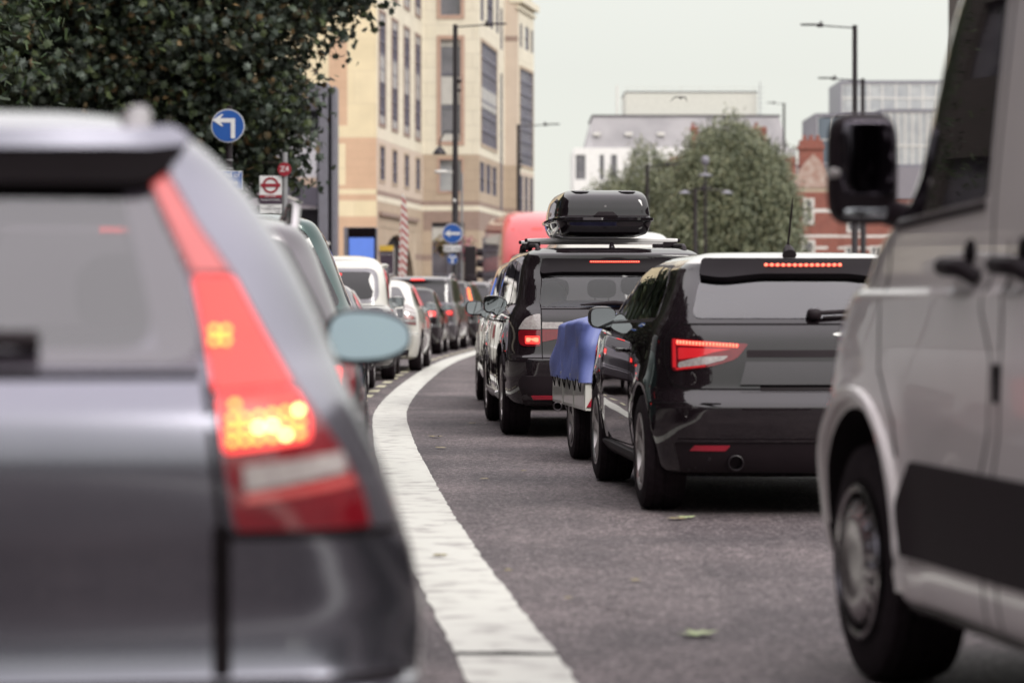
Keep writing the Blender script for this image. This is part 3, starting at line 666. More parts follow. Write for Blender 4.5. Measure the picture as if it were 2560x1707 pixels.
# ================================================================== trailer
def trailer():
    root = empty('box_trailer', label='small white box trailer with red triangle reflectors, between the two black cars', cat='trailer')
    w2, Lt = .58, 1.9
    m = MB(); m.box((-w2, 0, .38), (w2, Lt, .40)); m.box((-w2, 0, .40), (-w2 + .02, Lt, .62)); m.box((w2 - .02, 0, .40), (w2, Lt, .62)); m.box((-w2 + .02, 0, .40), (w2 - .02, .02, .62)); m.box((-w2 + .02, Lt - .02, .40), (w2 - .02, Lt, .62))
    for k in range(3): y = .02 + k * .62; m.box((-w2 - .006, y, .385), (-w2 - .001, y + .03, .615))
    m.build('trailer_box', 'white', root, bevel=.004)
    m = MB(); m.box((-.5, -.02, .30), (.5, .02, .377)); m.box((-.42, .1, .33), (-.36, Lt, .377)); m.box((.36, .1, .33), (.42, Lt, .377)); m.tube([(-.5, .85, .27), (.5, .85, .27)], .03, 8); m.tube([(-.4, Lt - .1, .34), (0, Lt + 1.0, .36)], .03, 8); m.tube([(.4, Lt - .1, .34), (0, Lt + 1.0, .36)], .03, 8); m.tube([(0, Lt + 1, .36), (0, Lt + 1.25, .38)], .03, 8)
    m.build('chassis', 'galv', root, bevel=.003)
    for x in (-.47, .30): MB().box((x, -.03, .20), (x + .05, .012, .38)).build('prop_stand', 'galv', root)
    for sg in (-1, 1):
        wheel(root, sg * .50, .85, .265, .15, sg, 'dalloy', 5, 'one')
        t = MB().prism([(sg * .572, .405), (sg * .487, .555), (sg * .402, .405)], -.012, -.002); t.build('triangle_reflector', 'reflector', root, bevel=.003)
    place(root, .51, 19.75, -6.0, w2, -1)
    # tarpaulin: rests on the trailer
    a = root.rotation_euler.z
    tp = empty('tarpaulin', root.location, 0, 'creased blue tarpaulin laced with black cord over the white trailer', 'tarpaulin'); tp.rotation_euler = (0, 0, a)
    from mathutils import noise
    m = MB(); vs = []; fs = []; nu, nv = 120, 44
    def out(u):
        u = u % 4; k = int(u); t = u - k; x0, x1, y0, y1 = -w2 - .012, w2 + .012, -.012, Lt + .012
        return [(x0 + (x1 - x0) * t, y0), (x1, y0 + (y1 - y0) * t), (x1 - (x1 - x0) * t, y1), (x0, y1 - (y1 - y0) * t)][k]
    for j in range(nv + 1):
        h = j / nv
        for i in range(nu):
            u = 4 * i / nu; x, y = out(u); top = 1.045 + .02 * sin(y * 2.4 + .6) + .02 * cos(x * 5)
            if h < .72: t = h / .72; z = .575 + (top - .06 - .575) * t; k = 1 - .05 * t ** 2
            else:
                t = (h - .72) / .28; a2 = t * pi / 2; z = top - .06 + .06 * sin(min(a2 * 1.6, pi / 2)) + .015 * t; k = (1 - .05) * (1 - t ** 1.6)
                k = max(k, 0.0)
            cx, cy = 0, Lt / 2; px, py = cx + (x - cx) * k, cy + (y - cy) * k
            d = 1 if h < .9 else (1 - h) * 10
            n1 = noise.noise(Vector((x * 4, y * 4, z * 1.5))) * .075 + noise.noise(Vector((x * 9 + z * 4, y * 8 - z * 3, z * 3))) * .035
            # folds that gather at the lashing point on the rear left
            ddx, ddz = px + .22, z - .90; rr_ = math.hypot(ddx, ddz); an = math.atan2(ddz, ddx)
            n2 = .022 * sin(an * 8) * math.exp(-((rr_ - .16) / .2) ** 2) if py < .15 else 0
            l = math.hypot(px - cx, (py - cy) * .6) + 1e-6; o_ = (n1 + n2) * d - .02 * sin(pi * h)
            sc = .014 * abs(sin(u * 26)) if j == 0 else 0
            vs.append((px + (px - cx) / l * o_, py + (py - cy) * .6 / l * o_, z - sc * 0 + 0))
    for j in range(nv):
        for i in range(nu): fs.append((j * nu + i, j * nu + (i + 1) % nu, (j + 1) * nu + (i + 1) % nu, (j + 1) * nu + i))
    fs.append(tuple(nv * nu + k for k in range(nu)))
    m.add(vs, fs); m.build('cover', 'tarp', tp, 180)
    m = MB()
    for k in range(6):
        y = .06 + k * .30
        m.tube([(-w2 - .022, y, .59), (-w2 - .014, y + .11, .51), (-w2 - .022, y + .20, .59)], .0042, 6)
    for k in range(8):
        x = -w2 + .06 + k * .145
        m.tube([(x, -.04, .60), (x + .05, -.02, .545), (x + .10, -.04, .60)], .005, 6)
    m.build('lacing_cord', 'gap', tp)
    return root
# ================================================================== near silver estate
def near_car():
    root = empty('estate_car', label='blurred silver estate car filling the left foreground, tall tail lamp glowing red and yellow', cat='car')
    H, W, Ln = 1.545, 1.92, 4.5; wy = (.85, 3.55); wr = .33
    rows = hatch_rows(H, W, Ln, 1.0, .2, .30, .60, .05, .05, rr=.24, roofw=.29, lh=.02, wind=1.1)
    tz = [(.2, .80), (.3, .90), (.42, .945), (.55, .955), (.63, .945), (.80, .89), (.97, .815), (1.14, .75), (1.31, .655), (1.42, .57), (1.48, .49), (1.52, .38), (1.545, .15)]
    def hwz(z):
        for (a, ha), (b, hb) in zip(tz, tz[1:]):
            if z <= b: return ha + (hb - ha) * max(0, (z - a)) / (b - a)
        return tz[-1][1]
    ry = [(.2, .2), (.26, .08), (.36, .04), (.43, .03), (.455, .10), (.55, .115), (.65, .085), (.74, .05), (.84, .035), (.93, .05), (1.0, .10), (1.05, .15)]
    fy = [(a, b) for a, b in ((.2, Ln - .3), (.3, Ln - .05), (.5, Ln), (.8, Ln - .15), (.93, Ln - .38), (1.0, Ln - .95), (1.05, Ln - 1.1))]
    def itp(t_, z):
        for (a, ha), (b, hb) in zip(t_, t_[1:]):
            if z <= b: return ha + (hb - ha) * max(0, (z - a)) / (b - a)
        return t_[-1][1]
    rows = [(z, hwz(z), y_, itp(fy, z), .24, .4, .06) for z, y_ in ry] + [(r_[0], hwz(r_[0]), *r_[2:]) for r_ in rows if r_[0] > 1.06]
    S = Surf(rows, .03, [(wy[0], wr, .42, .012), (wy[1], wr, .42, .012)])
    rw = rpoly([(-.53, 1.03), (.53, 1.03), (.44, 1.40), (-.44, 1.40)], .08)
    sws = [rpoly([(.62, 1.05, .05), (1.25, 1.03, .02), (1.25, 1.40, .02), (.80, 1.37, .1)], .03), rpoly([(1.33, 1.03), (2.1, 1.02), (2.1, 1.42), (1.33, 1.41)], .03), rpoly([(2.18, 1.02), (3.15, 1.0), (2.6, 1.37, .12), (2.18, 1.41)], .03)]
    wins = [('r', rw, 1)] + [('s', p, g) for p in sws for g in (-1, 1)] + [('f', rpoly([(-.62, 1.08), (.62, 1.08), (.54, 1.38), (-.54, 1.38)], .05), 1)]
    wins[0] = ('r', rpoly([(-.44, 1.06), (.44, 1.06), (.36, 1.40), (-.36, 1.40)], .07), 1)
    bdy = body_of(root, S, 'silver', wy, wr, wins, (.62, 1.45), arch=.05, hw=.96)
    patch(S.fn2('r'), rw, .003, .006, .06).build('rear_window', 'glass', root, 30)
    patch(S.fn2('f'), wins[-1][1], .003, .006, .08).build('windscreen', 'glassl', root, 30)
    for p in sws:
        for g in (-1, 1): patch(S.fn2('s', g), p, .003, .005, .07).build('side_window', 'glassd', root, 30)
    recolour(bdy, lambda c: c.z > 1.495 and abs(c.x) < .37 and .7 < c.y < 3.2, 'dglass')  # dark glass panel added; stands in for dark trees reflected in the roof
    for sg in (-1, 1): patch(S.fn2('r', sg), rpoly([(.44, 1.055), (.53, 1.045), (.44, 1.39), (.365, 1.39)], .01), .0015, .003, .06).build('window_border', 'frit', root, 30)
    patch(S.fn2('r'), rpoly([(-.53, 1.025), (.53, 1.025), (.50, 1.058), (-.50, 1.058)], .01), .0015, .003, .06).build('window_border', 'frit', root, 30)
    patch(S.fn2('r'), rpoly([(-.43, 1.355, .1), (.43, 1.355, .1), (.48, 1.43, .02), (-.48, 1.43, .02)], .03), .03, .05, .06).build('spoiler', 'gap', root, 30)
    patch(S.fn2('r'), rpoly([(-.50, 1.432, .02), (.50, 1.432, .02), (.47, 1.462, .02), (-.47, 1.462, .02)], .02), .035, .05, .06).build('spoiler', 'silver', root, 30)
    outer = [(.455, 1.40), (.515, 1.29), (.585, 1.19), (.64, 1.09), (.705, .985), (.785, .88), (.835, .80), (.85, .735)]; inner = [(.583, .735), (.56, .864), (.545, .964), (.523, 1.08), (.500, 1.19), (.45, 1.30), (.41, 1.395)]
    for sg in (-1, 1):
        o = patch(S.fn2('r', sg), rpoly(outer + inner, .012), .012, .03, .05).build('tail_lamp', 'red_lens', root, 30)
        lit(o, S, rpoly([(.415, 1.388), (.45, 1.388), (.51, 1.285), (.572, 1.195), (.505, 1.195), (.455, 1.30)], .01), 'pink_lens', sg, .015, 'upper_lens')
        lit(o, S, rpoly([(.505, 1.185), (.58, 1.185), (.63, 1.09), (.69, .985), (.543, .975), (.528, 1.08)], .01), 'lit_soft', sg, .016)
        lit(o, S, rpoly([(.562, .872), (.72, .89), (.722, .93), (.695, .975), (.55, .965)], .012), 'lit_red', sg, .017)
        lit(o, S, rpoly([(.60, .805), (.80, .835), (.79, .868), (.595, .85)], .008), 'clear_lens', sg, .0155, 'reversing_lens')
        lit(o, S, rpoly([(.60, .785), (.815, .812), (.81, .825), (.60, .80)], .004), 'pink_lens', sg, .0155, 'fog_lens')
        m = MB(); m2 = MB(); random.seed(3); f = S.fn2('r', sg)
        for (q, z) in [(.575 + i * .024, .890 + j * .019 + i * .002) for i in range(6) for j in range(3)] + [(.58, .948)] + [(.545 + i * .02, 1.06 + j * .02) for i in range(2) for j in range(2)]:
            p = f(q, z); n = nrm(f, q, z); n = -n if n.y > 0 else n
            (m if random.random() < .75 or z > 1.0 else m2).ellip(p + n * .026, (.007, .004, .006), 1, 1, 8)
        m.build('lamp_bulb', 'lit_amber', o); m2.build('lamp_bulb', 'lit_bulb', o)
    panels(root, S, [('r', [(.56, .46), (.558, .74)], (-1, 1))], wd=.034)
    panels(root, S, [('r', [(.558, .74), (.54, .9), (.53, 1.0)], (-1, 1)), ('r', [(.56, .722), (.95, .722)], (-1, 1)), ('r', [(0, .448), (.95, .45)], (-1, 1)), ('r', [(0, 1.012), (.52, 1.012)], (-1, 1))], wd=.014)
    panels(root, S, [('s', [(1.29, 1.43), (1.29, 1.0), (1.2, .8), (1.25, .3), (3.1, .3), (3.15, .99)], (-1, 1)), ('s', [(2.14, 1.43), (2.14, .3)], (-1, 1))])
    m = MB(); p = S.R(0, 1.07); q = S.R(.22, 1.075); m.ellip((p.x, p.y - .03, 1.075), (.05, .04, .025), .7, .7, 12); m.tube([(p.x, p.y - .04, 1.08), (q.x, q.y - .04, 1.078)], [.02, .016], 8); m.tube([(p.x - .1, p.y - .03, 1.10), (q.x, q.y - .03, 1.065)], .01, 8); m.build('wiper', 'plastic', root, 60)
    patch(S.fn2('r'), rpoly([(-.75, .24), (.75, .24), (.8, .38), (-.8, .38)], .03), .005, .01).build('bumper_panel', 'plastic', root, 30)
    for g in (-1, 1):
        for y in wy: wheel(root, g * (.955 - .12), y, wr, .21, g)
        MB().tube([(g * .385, .46, 1.44), (g * .385, .54, 1.475), (g * .39, .68, 1.512), (g * .40, .95, 1.54), (g * .41, 2.4, 1.545), (g * .41, 2.6, 1.50)], [.04, .036, .03, .022, .02, .022], 10).build('roof_rail', 'rail_grey', root, 60)
        wing_mirror(root, S, 2.66, 1.0, g, (.124, .05, .084), 'blue_black', (.95, .85), .06, tear=True, tilt=.17, gm='mirror_blue')
        for y in (1.5, 2.4):
            p = S.S(y, .87, g); MB().tube([(p.x + g * .01, y - .1, .87), (p.x + g * .045, y - .06, .875), (p.x + g * .045, y + .06, .875), (p.x + g * .01, y + .1, .87)], .014, 8).build('door_handle', 'silver', root, 60)
    seats(root, 1.5, (-.38, .38), .5, 1.03); seats(root, 2.5, (-.38, .38), .5, 1.06)
    a = R(7.6); root.location = (-1.054, 5.0, 0); root.rotation_euler = (0, 0, a)
    return root
# ================================================================== van
def van():
    root = empty('panel_van', label='pale silver panel van with black lower cladding and tall black door mirror', cat='van')
    Ln, hw = 5.80, 1.0; wf, wb = 5.0, 1.35; wr = .36
    rows = [(.26, .93, .1, Ln - .25, .15, .45, .01), (.30, .985, .03, Ln - .12, .12, .5, .01), (.42, 1.0, 0, Ln - .04, .12, .5, .01), (.72, 1.0, 0, Ln, .12, .5, .01), (.80, 1.0, .02, Ln - .01, .12, .52, .01), (.95, .995, .02, Ln - .04, .12, .54, .01),
            (1.10, .99, .03, Ln - .13, .12, .55, .01), (1.16, .988, .03, Ln - .22, .12, .55, .01), (1.19, .965, .03, Ln - .27, .12, .55, .01), (1.30, .955, .035, Ln - .42, .12, .52, .01), (1.38, .95, .04, Ln - .62, .12, .5, .01), (1.44, .945, .04, Ln - .86, .12, .42, .01),
            (2.0, .885, .06, Ln - 1.22, .12, .32, .01), (2.35, .83, .08, Ln - 1.6, .12, .3, .01), (2.52, .76, .12, Ln - 2.1, .12, .3, .01), (2.58, .62, .3, Ln - 2.5, .1, .2, .01), (2.6, .2, .9, Ln - 3.2, .1, .1, 0)]
    S = Surf(rows, .03, [(wf, wr, .53, .014), (wb, wr, .50, .014)])
    b = body_of(root, S, 'van_paint', (wf, wb), wr, arch=.10, depth=.42, hw=1.0, mesh_kw=dict(nv=110, ns=60))
    for g in (-1, 1):
        dw = rpoly([(3.90, 1.42, .03), (4.72, 1.385, .03), (4.62, 1.65, .05), (4.36, 2.2, .08), (3.90, 2.22, .05)], .03)
        patch(S.fn2('s', g), rpoly([(4.60, 1.39, .02), (4.98, 1.40, .03), (4.55, 2.25, .05), (4.3, 2.25, .05)], .02), .002, .006, .08).build('pillar_trim', 'plastic', root, 30)
        patch(S.fn2('s', g), dw, .004, .008, .08).build('door_window', 'dglass', root, 30)
        strip(S.fn2('s', g), [(3.91, 1.40), (4.74, 1.365)], .018, .006).build('window_seal', 'plastic', root, 30)
        patch(S.fn2('s', g), rpoly([(1.95, .425), (4.46, .425), (4.52, .56, .05), (4.42, .695, .03), (1.85, .695)], .02), .014, .02, .1).build('side_cladding', 'plastic', root, 30)
        patch(S.fn2('s', g), rpoly([(5.46, .34), (5.93, .34), (5.93, .80), (5.52, .80, .05)], .03), .008, .02, .08).build('bumper_panel', 'plastic', root, 30)
        strip(S.fn2('s', g), [(1.9, .285), (4.44, .285)], .025, .016).build('sill_strip', 'steel', root, 30)
        patch(S.fn2('f', g), rpoly([(.62, .96), (.96, 1.0), (.95, 1.2), (.70, 1.12)], .03), .006, .02, .06).build('headlamp', 'clear_lens', root, 30)
        # handles with their recess
        for y in (4.02, 3.58):
            p = S.S(y, 1.235, g)
            h = MB(); h.tube([(p.x + g * .01, y - .10, 1.205), (p.x + g * .05, y - .08, 1.235), (p.x + g * .052, y + .07, 1.24), (p.x + g * .012, y + .10, 1.235)], [.022, .026, .026, .02], 10); h.build('door_handle', 'plastic', root, 60)
            k = MB(); k.ellip((p.x - g * .004, y, 1.275), (.016, .045, .04), 1, 1, 14); k.build('lock_cover', 'under', root, 60)
        p = S.S(3.70, .93, g); MB().box((p.x - .006, 3.66, .885), (p.x + .006 * 1, 3.71, .985)).build('latch_cover', 'gap', root, bevel=.004)
        wheel(root, g * (.985 - .13), wf, wr, .235, g, 'under', 5, 'one'); wheel(root, g * (.985 - .13), wb, wr, .235, g, 'under', 5, 'one')
        # hub trim: scalloped steel disc
        for wy in (wf, wb):
            t = MB(); N = 96; x0 = g * (.985 + .0)
            ring = []
            for (rad, xx, wob) in ((.05, .012, 0), (.10, .012, 0), (.125, .022, 0), (.150, .016, 0), (.176, .002, .012)):
                for k in range(N):
                    a = 2 * pi * k / N; q = rad + wob * (1 if sin(a * 20) > 0 else -1) * min(1, abs(sin(a * 20)) * 1.6)
                    ring.append((x0 + g * xx, wy + q * cos(a), wr + q * sin(a)))
            fs = [(i * N + k, i * N + (k + 1) % N, (i + 1) * N + (k + 1) % N, (i + 1) * N + k) for i in range(4) for k in range(N)]; fs.append(tuple(range(N)))
            t.add(ring, fs); t.build('hub_trim', 'steel', root, 40)
            t = MB(); t.lathe([(.212, x0 + g * .004), (.222, x0 + g * .012), (.232, x0 + g * .004)], 64, 'x', 0, (0, wy, wr)); t.build('wheel_rim', 'steel', root, 60)
        # mirror
        bx = S.S(4.78, 1.42, g); cx = bx.x + g * .10; m = MB()
        m.ellip((cx, 4.98, 1.545), (.104, .07, .168), .45, .55, 28); m.tube([(bx.x - g * .06, 4.70, 1.40), (bx.x - g * .03, 4.84, 1.39), (cx - g * .06, 4.98, 1.42)], [.05, .045, .04], 10)
        o = m.build('wing_mirror', 'plastic', root, 60)
        MB().ellip((cx, 4.911, 1.575), (.086, .008, .112), .3, .45, 24).build('mirror_glass', 'dmirror', o, 60)
        MB().ellip((cx, 4.911, 1.41), (.078, .008, .014), .4, .5, 20).build('mirror_glass', 'mirror', o, 60)
        MB().ellip((cx + g * .08, 4.96, 1.53), (.032, .04, .018), .6, .6, 14).build('indicator', 'clear_lens', o, 60)
    panels(root, S, [('s', [(3.84, 2.4), (3.84, 1.42), (3.83, 1.24), (3.83, 1.12), (3.74, 1.0), (3.74, .8), (3.80, .70), (3.78, .30)], (-1, 1)), ('s', [(4.62, .30), (4.60, .44)], ()),
                     ('s', [(4.78, 1.36), (4.80, 1.15), (4.78, .95), (4.60, .80), (4.55, .70)], (-1, 1)), ('s', [(3.66, .30), (3.70, .70), (3.66, .80), (3.66, 1.12), (3.70, 1.3)], (-1, 1)), ('s', [(1.9, 2.3), (1.9, .5)], (-1, 1))], wd=.009)
    arch_trim(root, S, wf, .50, 'van_paint', -12, 192, .022, wz=.37)
    patch(S.fn2('f'), rpoly([(-.70, 1.46), (.70, 1.46), (.60, 2.2), (-.60, 2.2)], .08), .004, .01, .12).build('windscreen', 'dglass', root, 30)
    patch(S.fn2('f'), rpoly([(-.45, .55), (.45, .55), (.5, .9), (-.5, .9)], .04), .006, .01, .1).build('grille', 'plastic', root, 30)
    patch(S.fn2('r'), rpoly([(-.75, 1.3), (.75, 1.3), (.70, 2.1), (-.70, 2.1)], .05), .004, .01, .12).build('rear_window', 'dglass', root, 30)
    for g in (-1, 1): patch(S.fn2('r', g), rpoly([(.86, .9), (.98, .9), (.96, 1.5), (.85, 1.5)], .02), .008, .01, .08).build('tail_lamp', 'red_lens', root, 30)
    h = 9.0; a = R(h); f = Vector((-sin(a), cos(a))); r = Vector((cos(a), sin(a)))
    p = Vector((1.035, 8.6)) + r * 1.0 - f * wf
    root.location = (p.x, p.y, 0); root.rotation_euler = (0, 0, a)
    return root
black_hatch(); black_suv(); trailer(); near_car(); van()

# ================================================================== the cars of the queue farther on
def queue_car(name, label, paint, Xf, Yr, heading, H, W=1.75, Ln=4.2, belt=.98, side=1, lamp='low', litm='lit_red', rake=.28, rails=False, mirror='plastic', glass='dglass', wr=.32, roofw=.2, msize=(.10, .07, .075), wiper=True, brake=True, glass_poly=None, hot=True, lamp_poly=None, lamp_mat='red_lens', mz=-.01, mo=0):
    root = empty(name, label=label, cat='car', group='cars queueing in the two lanes')
    wy = (.75, .75 + Ln * .62); rows = hatch_rows(H, W, Ln, belt, .2, rake, .6, .04, .05, rr=.24, roofw=roofw, lh=.03); hw = W / 2
    S = Surf(rows, .06, [(wy[0], wr, .4, .014), (wy[1], wr, .4, .014)])
    body_of(root, S, paint, wy, wr, arch=.05, hw=hw, mesh_kw=dict(nv=70, ns=30))
    gw = hw - .085 - .06; gt = hw - .085 - roofw * .72 - .06; zt = H - .11
    rw = rpoly(glass_poly or [(-gw - .03, belt + .05), (gw + .03, belt + .05), (gt, zt), (-gt, zt)], .07)
    patch(S.fn2('r'), rw, .004, .01, .08).build('rear_window', glass, root, 30)
    e = rake + .2; wt = H - .11; m1 = .75 + Ln * .16
    for g in (-1, 1):
        patch(S.fn2('s', g), rpoly([(e - .02, belt + .06, .05), (m1, belt + .05, .02), (m1, wt, .02), (e + .24, wt - .02, .1)], .03), .004, .01, .09).build('side_window', glass, root, 30)
        patch(S.fn2('s', g), rpoly([(m1 + .07, belt + .05, .02), (m1 + .9, belt + .04, .02), (m1 + .9, wt + .01, .02), (m1 + .07, wt + .01, .02)], .03), .004, .01, .09).build('side_window', glass, root, 30)
        patch(S.fn2('s', g), rpoly([(m1 + .97, belt + .04, .02), (Ln - 1.22, belt + .03, .03), (Ln - 1.9, wt, .12), (m1 + .97, wt + .01, .03)], .03), .004, .01, .09).build('side_window', glass, root, 30)
        o = None
        if lamp == 'tall':
            o = patch(S.fn2('r', g), rpoly([(hw - .30, belt + .02), (hw - .28, .75), (hw - .06, .78), (hw - .04, belt - .05), (gt + .06, H - .2), (gt + .01, H - .14)], .02), .012, .03, .06).build('tail_lamp', lamp_mat, root, 30)
            lit(o, S, rpoly([(gt + .04, H - .2), (gt + .10, H - .2), (hw - .10, belt + .02), (hw - .18, belt)], .01), litm, g, .016)
        elif lamp:
            o = patch(S.fn2('r', g), rpoly(lamp_poly or [(hw - .32, .80), (hw - .02, .78), (hw - .0, .93), (hw - .28, .95)], .03), .01, .03, .06).build('tail_lamp', lamp_mat, root, 30)
            if litm: lit(o, S, rpoly([(hw - .24, .82), (hw - .08, .82), (hw - .08, .90), (hw - .24, .91)], .02), litm, g, .013)
        for y in wy: wheel(root, g * (hw - .118), y, wr, .21, g, 'alloy', 5, 'twin')
        wing_mirror(root, S, Ln - 1.28, belt + mz, g, msize, mirror, out=-.04 + mo, arm=.04)
        if rails: MB().tube([(g * (gt + .02), .62, H - .08), (g * (gt + .03), .72, H + .01), (g * (gt + .03), 1.6, H + .045), (g * (gt + .01), 2.3, H + .01), (g * gt, 2.45, H - .07)], .022, 8).build('roof_rail', 'steel', root, 60)
    if brake: lit(root, S, rpoly([(-.16, H - .10), (.16, H - .10), (.16, H - .08), (-.16, H - .08)], .004), 'lit_red', 1, .022, 'brake_light')
    panels(root, S, [('s', [(m1 + .035, wt + .02), (m1 + .035, .3), (Ln - 1.1, .3), (Ln - 1.15, belt)], (-1, 1)), ('r', [(0, .61), (hw + .1, .61)], (-1, 1)), ('r', [(0, .62), (hw - .33, .62), (hw - .30, belt)], (-1, 1))])
    patch(S.fn2('r'), rpoly([(-.7, .23), (.7, .23), (.72, .36), (-.72, .36)], .03), .005, .01, .1).build('bumper_panel', 'plastic', root, 30)
    if wiper: m = MB(); p = S.R(0, belt + .08); m.tube([(p.x, p.y - .03, belt + .08), (p.x + .3, p.y - .02, belt + .1)], [.018, .008], 8); m.build('wiper', 'plastic', root, 60)
    place(root, Xf, Yr, heading, hw, side); return root, S
queue_car('estate_car', 'grey car half hidden between the near silver estate and the green off-roader', 'darksilver', -.49, 10.5, -5.5, 1.50, 1.78, 4.3, .98, rails=True, roofw=.25, lamp='low', mirror='silver2')
g_, S_ = queue_car('off_roader', 'dark green off-roader with flat sides and black mirror, behind the blurred silver cars', 'green', -.85, 17.0, -4, 1.70, 1.88, 4.3, 1.06, rake=.2, roofw=.32, wr=.36, mirror='plastic', msize=(.11, .07, .078), glass='dglass', mz=.13, mo=.06)
queue_car('hatchback_car', 'low dark grey car below the mirror of the green off-roader, ahead of it', 'grey_paint', -1.72, 33.8, -1, 1.38, 1.7, 3.9, .93, roofw=.25, rake=.4)
queue_car('hatchback_car', 'small black hatchback just ahead of the white hybrid car', 'black_paint', -1.50, 59.6, 2, 1.43, 1.68, 3.6, .95, mirror='silver', lamp='low', rake=.3)
queue_car('people_carrier', 'dark grey people carrier with roof rails, ahead of the small black hatchback', 'darksilver', -1.24, 64.3, 3, 1.70, 1.86, 4.6, 1.05, rails=True, rake=.22, roofw=.14, litm='lit_soft', mirror='silver')
queue_car('people_carrier', 'dark car with tall orange-lit tail lamp, ahead of the dark grey people carrier', 'black_paint', -.84, 70.6, 4, 1.64, 1.80, 4.5, 1.0, lamp='tall', litm='lit_amber2', rake=.3, roofw=.26)
queue_car('estate_car', 'dark silver car farthest along the left lane, by the dark cars under the lamp post', 'darksilver', -.40, 76.5, 5, 1.66, 1.80, 4.5, 1.0, rake=.3, rails=True, litm='lit_soft')
queue_car('people_carrier', 'black people carrier mostly hidden, directly ahead of the black four by four with roof box', 'black_paint', -.27, 29.3, -2.5, 1.60, 1.82, 4.4, 1.02, side=-1, rake=.24, roofw=.2, rails=False, msize=(.105, .07, .085))

def taxi():
    root = empty('taxi_cab', label='white London style taxi cab with rounded roof and short aerial, behind the white hybrid car', cat='taxi')
    W, Ln, H = 1.78, 4.55, 1.80; hw = W / 2; wr = .34; wy = (.85, 3.72)
    rows = [(.22, hw - .1, .2, Ln - .3, .25, .3, .05), (.30, hw - .03, .06, Ln - .06, .3, .35, .06), (.50, hw, 0, Ln, .3, .4, .06), (.60, hw, .02, Ln, .3, .4, .06), (.64, hw - .01, .07, Ln - .03, .3, .4, .06), (.85, hw - .02, .10, Ln - .12, .3, .4, .07), (1.0, hw - .05, .14, Ln - .35, .3, .45, .07), (1.06, hw - .085, .17, Ln - 1.1, .3, .4, .07),
            (1.12, hw - .10, .19, Ln - 1.25, .28, .35, .07), (1.4, hw - .13, .27, Ln - 1.55, .26, .3, .07), (1.58, hw - .17, .35, Ln - 1.8, .26, .3, .08), (1.68, hw - .23, .44, Ln - 1.95, .26, .3, .1), (1.75, hw - .33, .62, Ln - 2.15, .25, .3, .1), (1.79, hw - .52, .95, Ln - 2.5, .2, .2, .05), (1.805, .1, 1.6, 2.1, .05, .05, 0)]
    S = Surf(rows, .05, [(wy[0], wr, .42, .02), (wy[1], wr, .42, .02)])
    body_of(root, S, 'white', wy, wr, arch=.05, hw=hw, mesh_kw=dict(nv=70, ns=30))
    patch(S.fn2('r'), rpoly([(-.70, 1.10, .2), (.70, 1.10, .2), (.66, 1.60, .16), (-.66, 1.60, .16)], .2, 8), .006, .012, .07).build('window_surround', 'grey_trim', root, 30)
    patch(S.fn2('r'), rpoly([(-.62, 1.16, .14), (.62, 1.16, .14), (.585, 1.55, .12), (-.585, 1.55, .12)], .15, 8), .010, .006, .07).build('rear_window', 'dglass', root, 30)
    lit(root, S, rpoly([(-.12, 1.50), (.12, 1.50), (.12, 1.525), (-.12, 1.525)], .004), 'lit_red', 1, .014, 'brake_light')
    for g in (-1, 1):
        for (a, b) in ((.62, 1.25), (1.33, 2.25), (2.33, 3.15)):
            patch(S.fn2('s', g), rpoly([(a, 1.13), (b, 1.13), (b - (.45 if b > 3 else 0), 1.56), (a, 1.56)], .05), .004, .01, .1).build('side_window', 'dglass', root, 30)
        patch(S.fn2('r', g), rpoly([(.80, .74), (.93, .74), (.93, .97), (.80, .97)], .04), .008, .02).build('tail_lamp', 'red_lens', root, 30)
        MB().tube([(g * .55, 1.0, 1.62), (g * .72, 1.1, 1.66), (g * .735, 2.2, 1.66), (g * .6, 2.5, 1.62)], .02, 8).build('roof_rail', 'white', root, 60)
        for y in wy: wheel(root, g * (hw - .118), y, wr, .2, g, 'alloy', 7, 'one')
        wing_mirror(root, S, 3.2, 1.07, g, (.11, .08, .085), 'white', out=-.03, arm=.05)
    panels(root, S, [('s', [(1.29, 1.6), (1.29, .3), (2.29, .3), (2.29, 1.6)], (-1, 1)), ('r', [(0, .64), (hw, .64)], (-1, 1)), ('r', [(0, 1.06), (.8, 1.06)], (-1, 1)), ('r', [(.52, .8), (.58, .93), (.70, .97), (.76, .9)], (-1, 1))])
    m = MB(); m.lathe([(.03, 1.73), (.012, 1.77), (.004, 1.82), (.003, 2.0), (.001, 2.0)], 10, 'z', 0, (-.28, .68, 0)); m.build('aerial', 'plastic', root, 60)
    place(root, -1.66, 40.3, -1, hw, 1)
taxi()
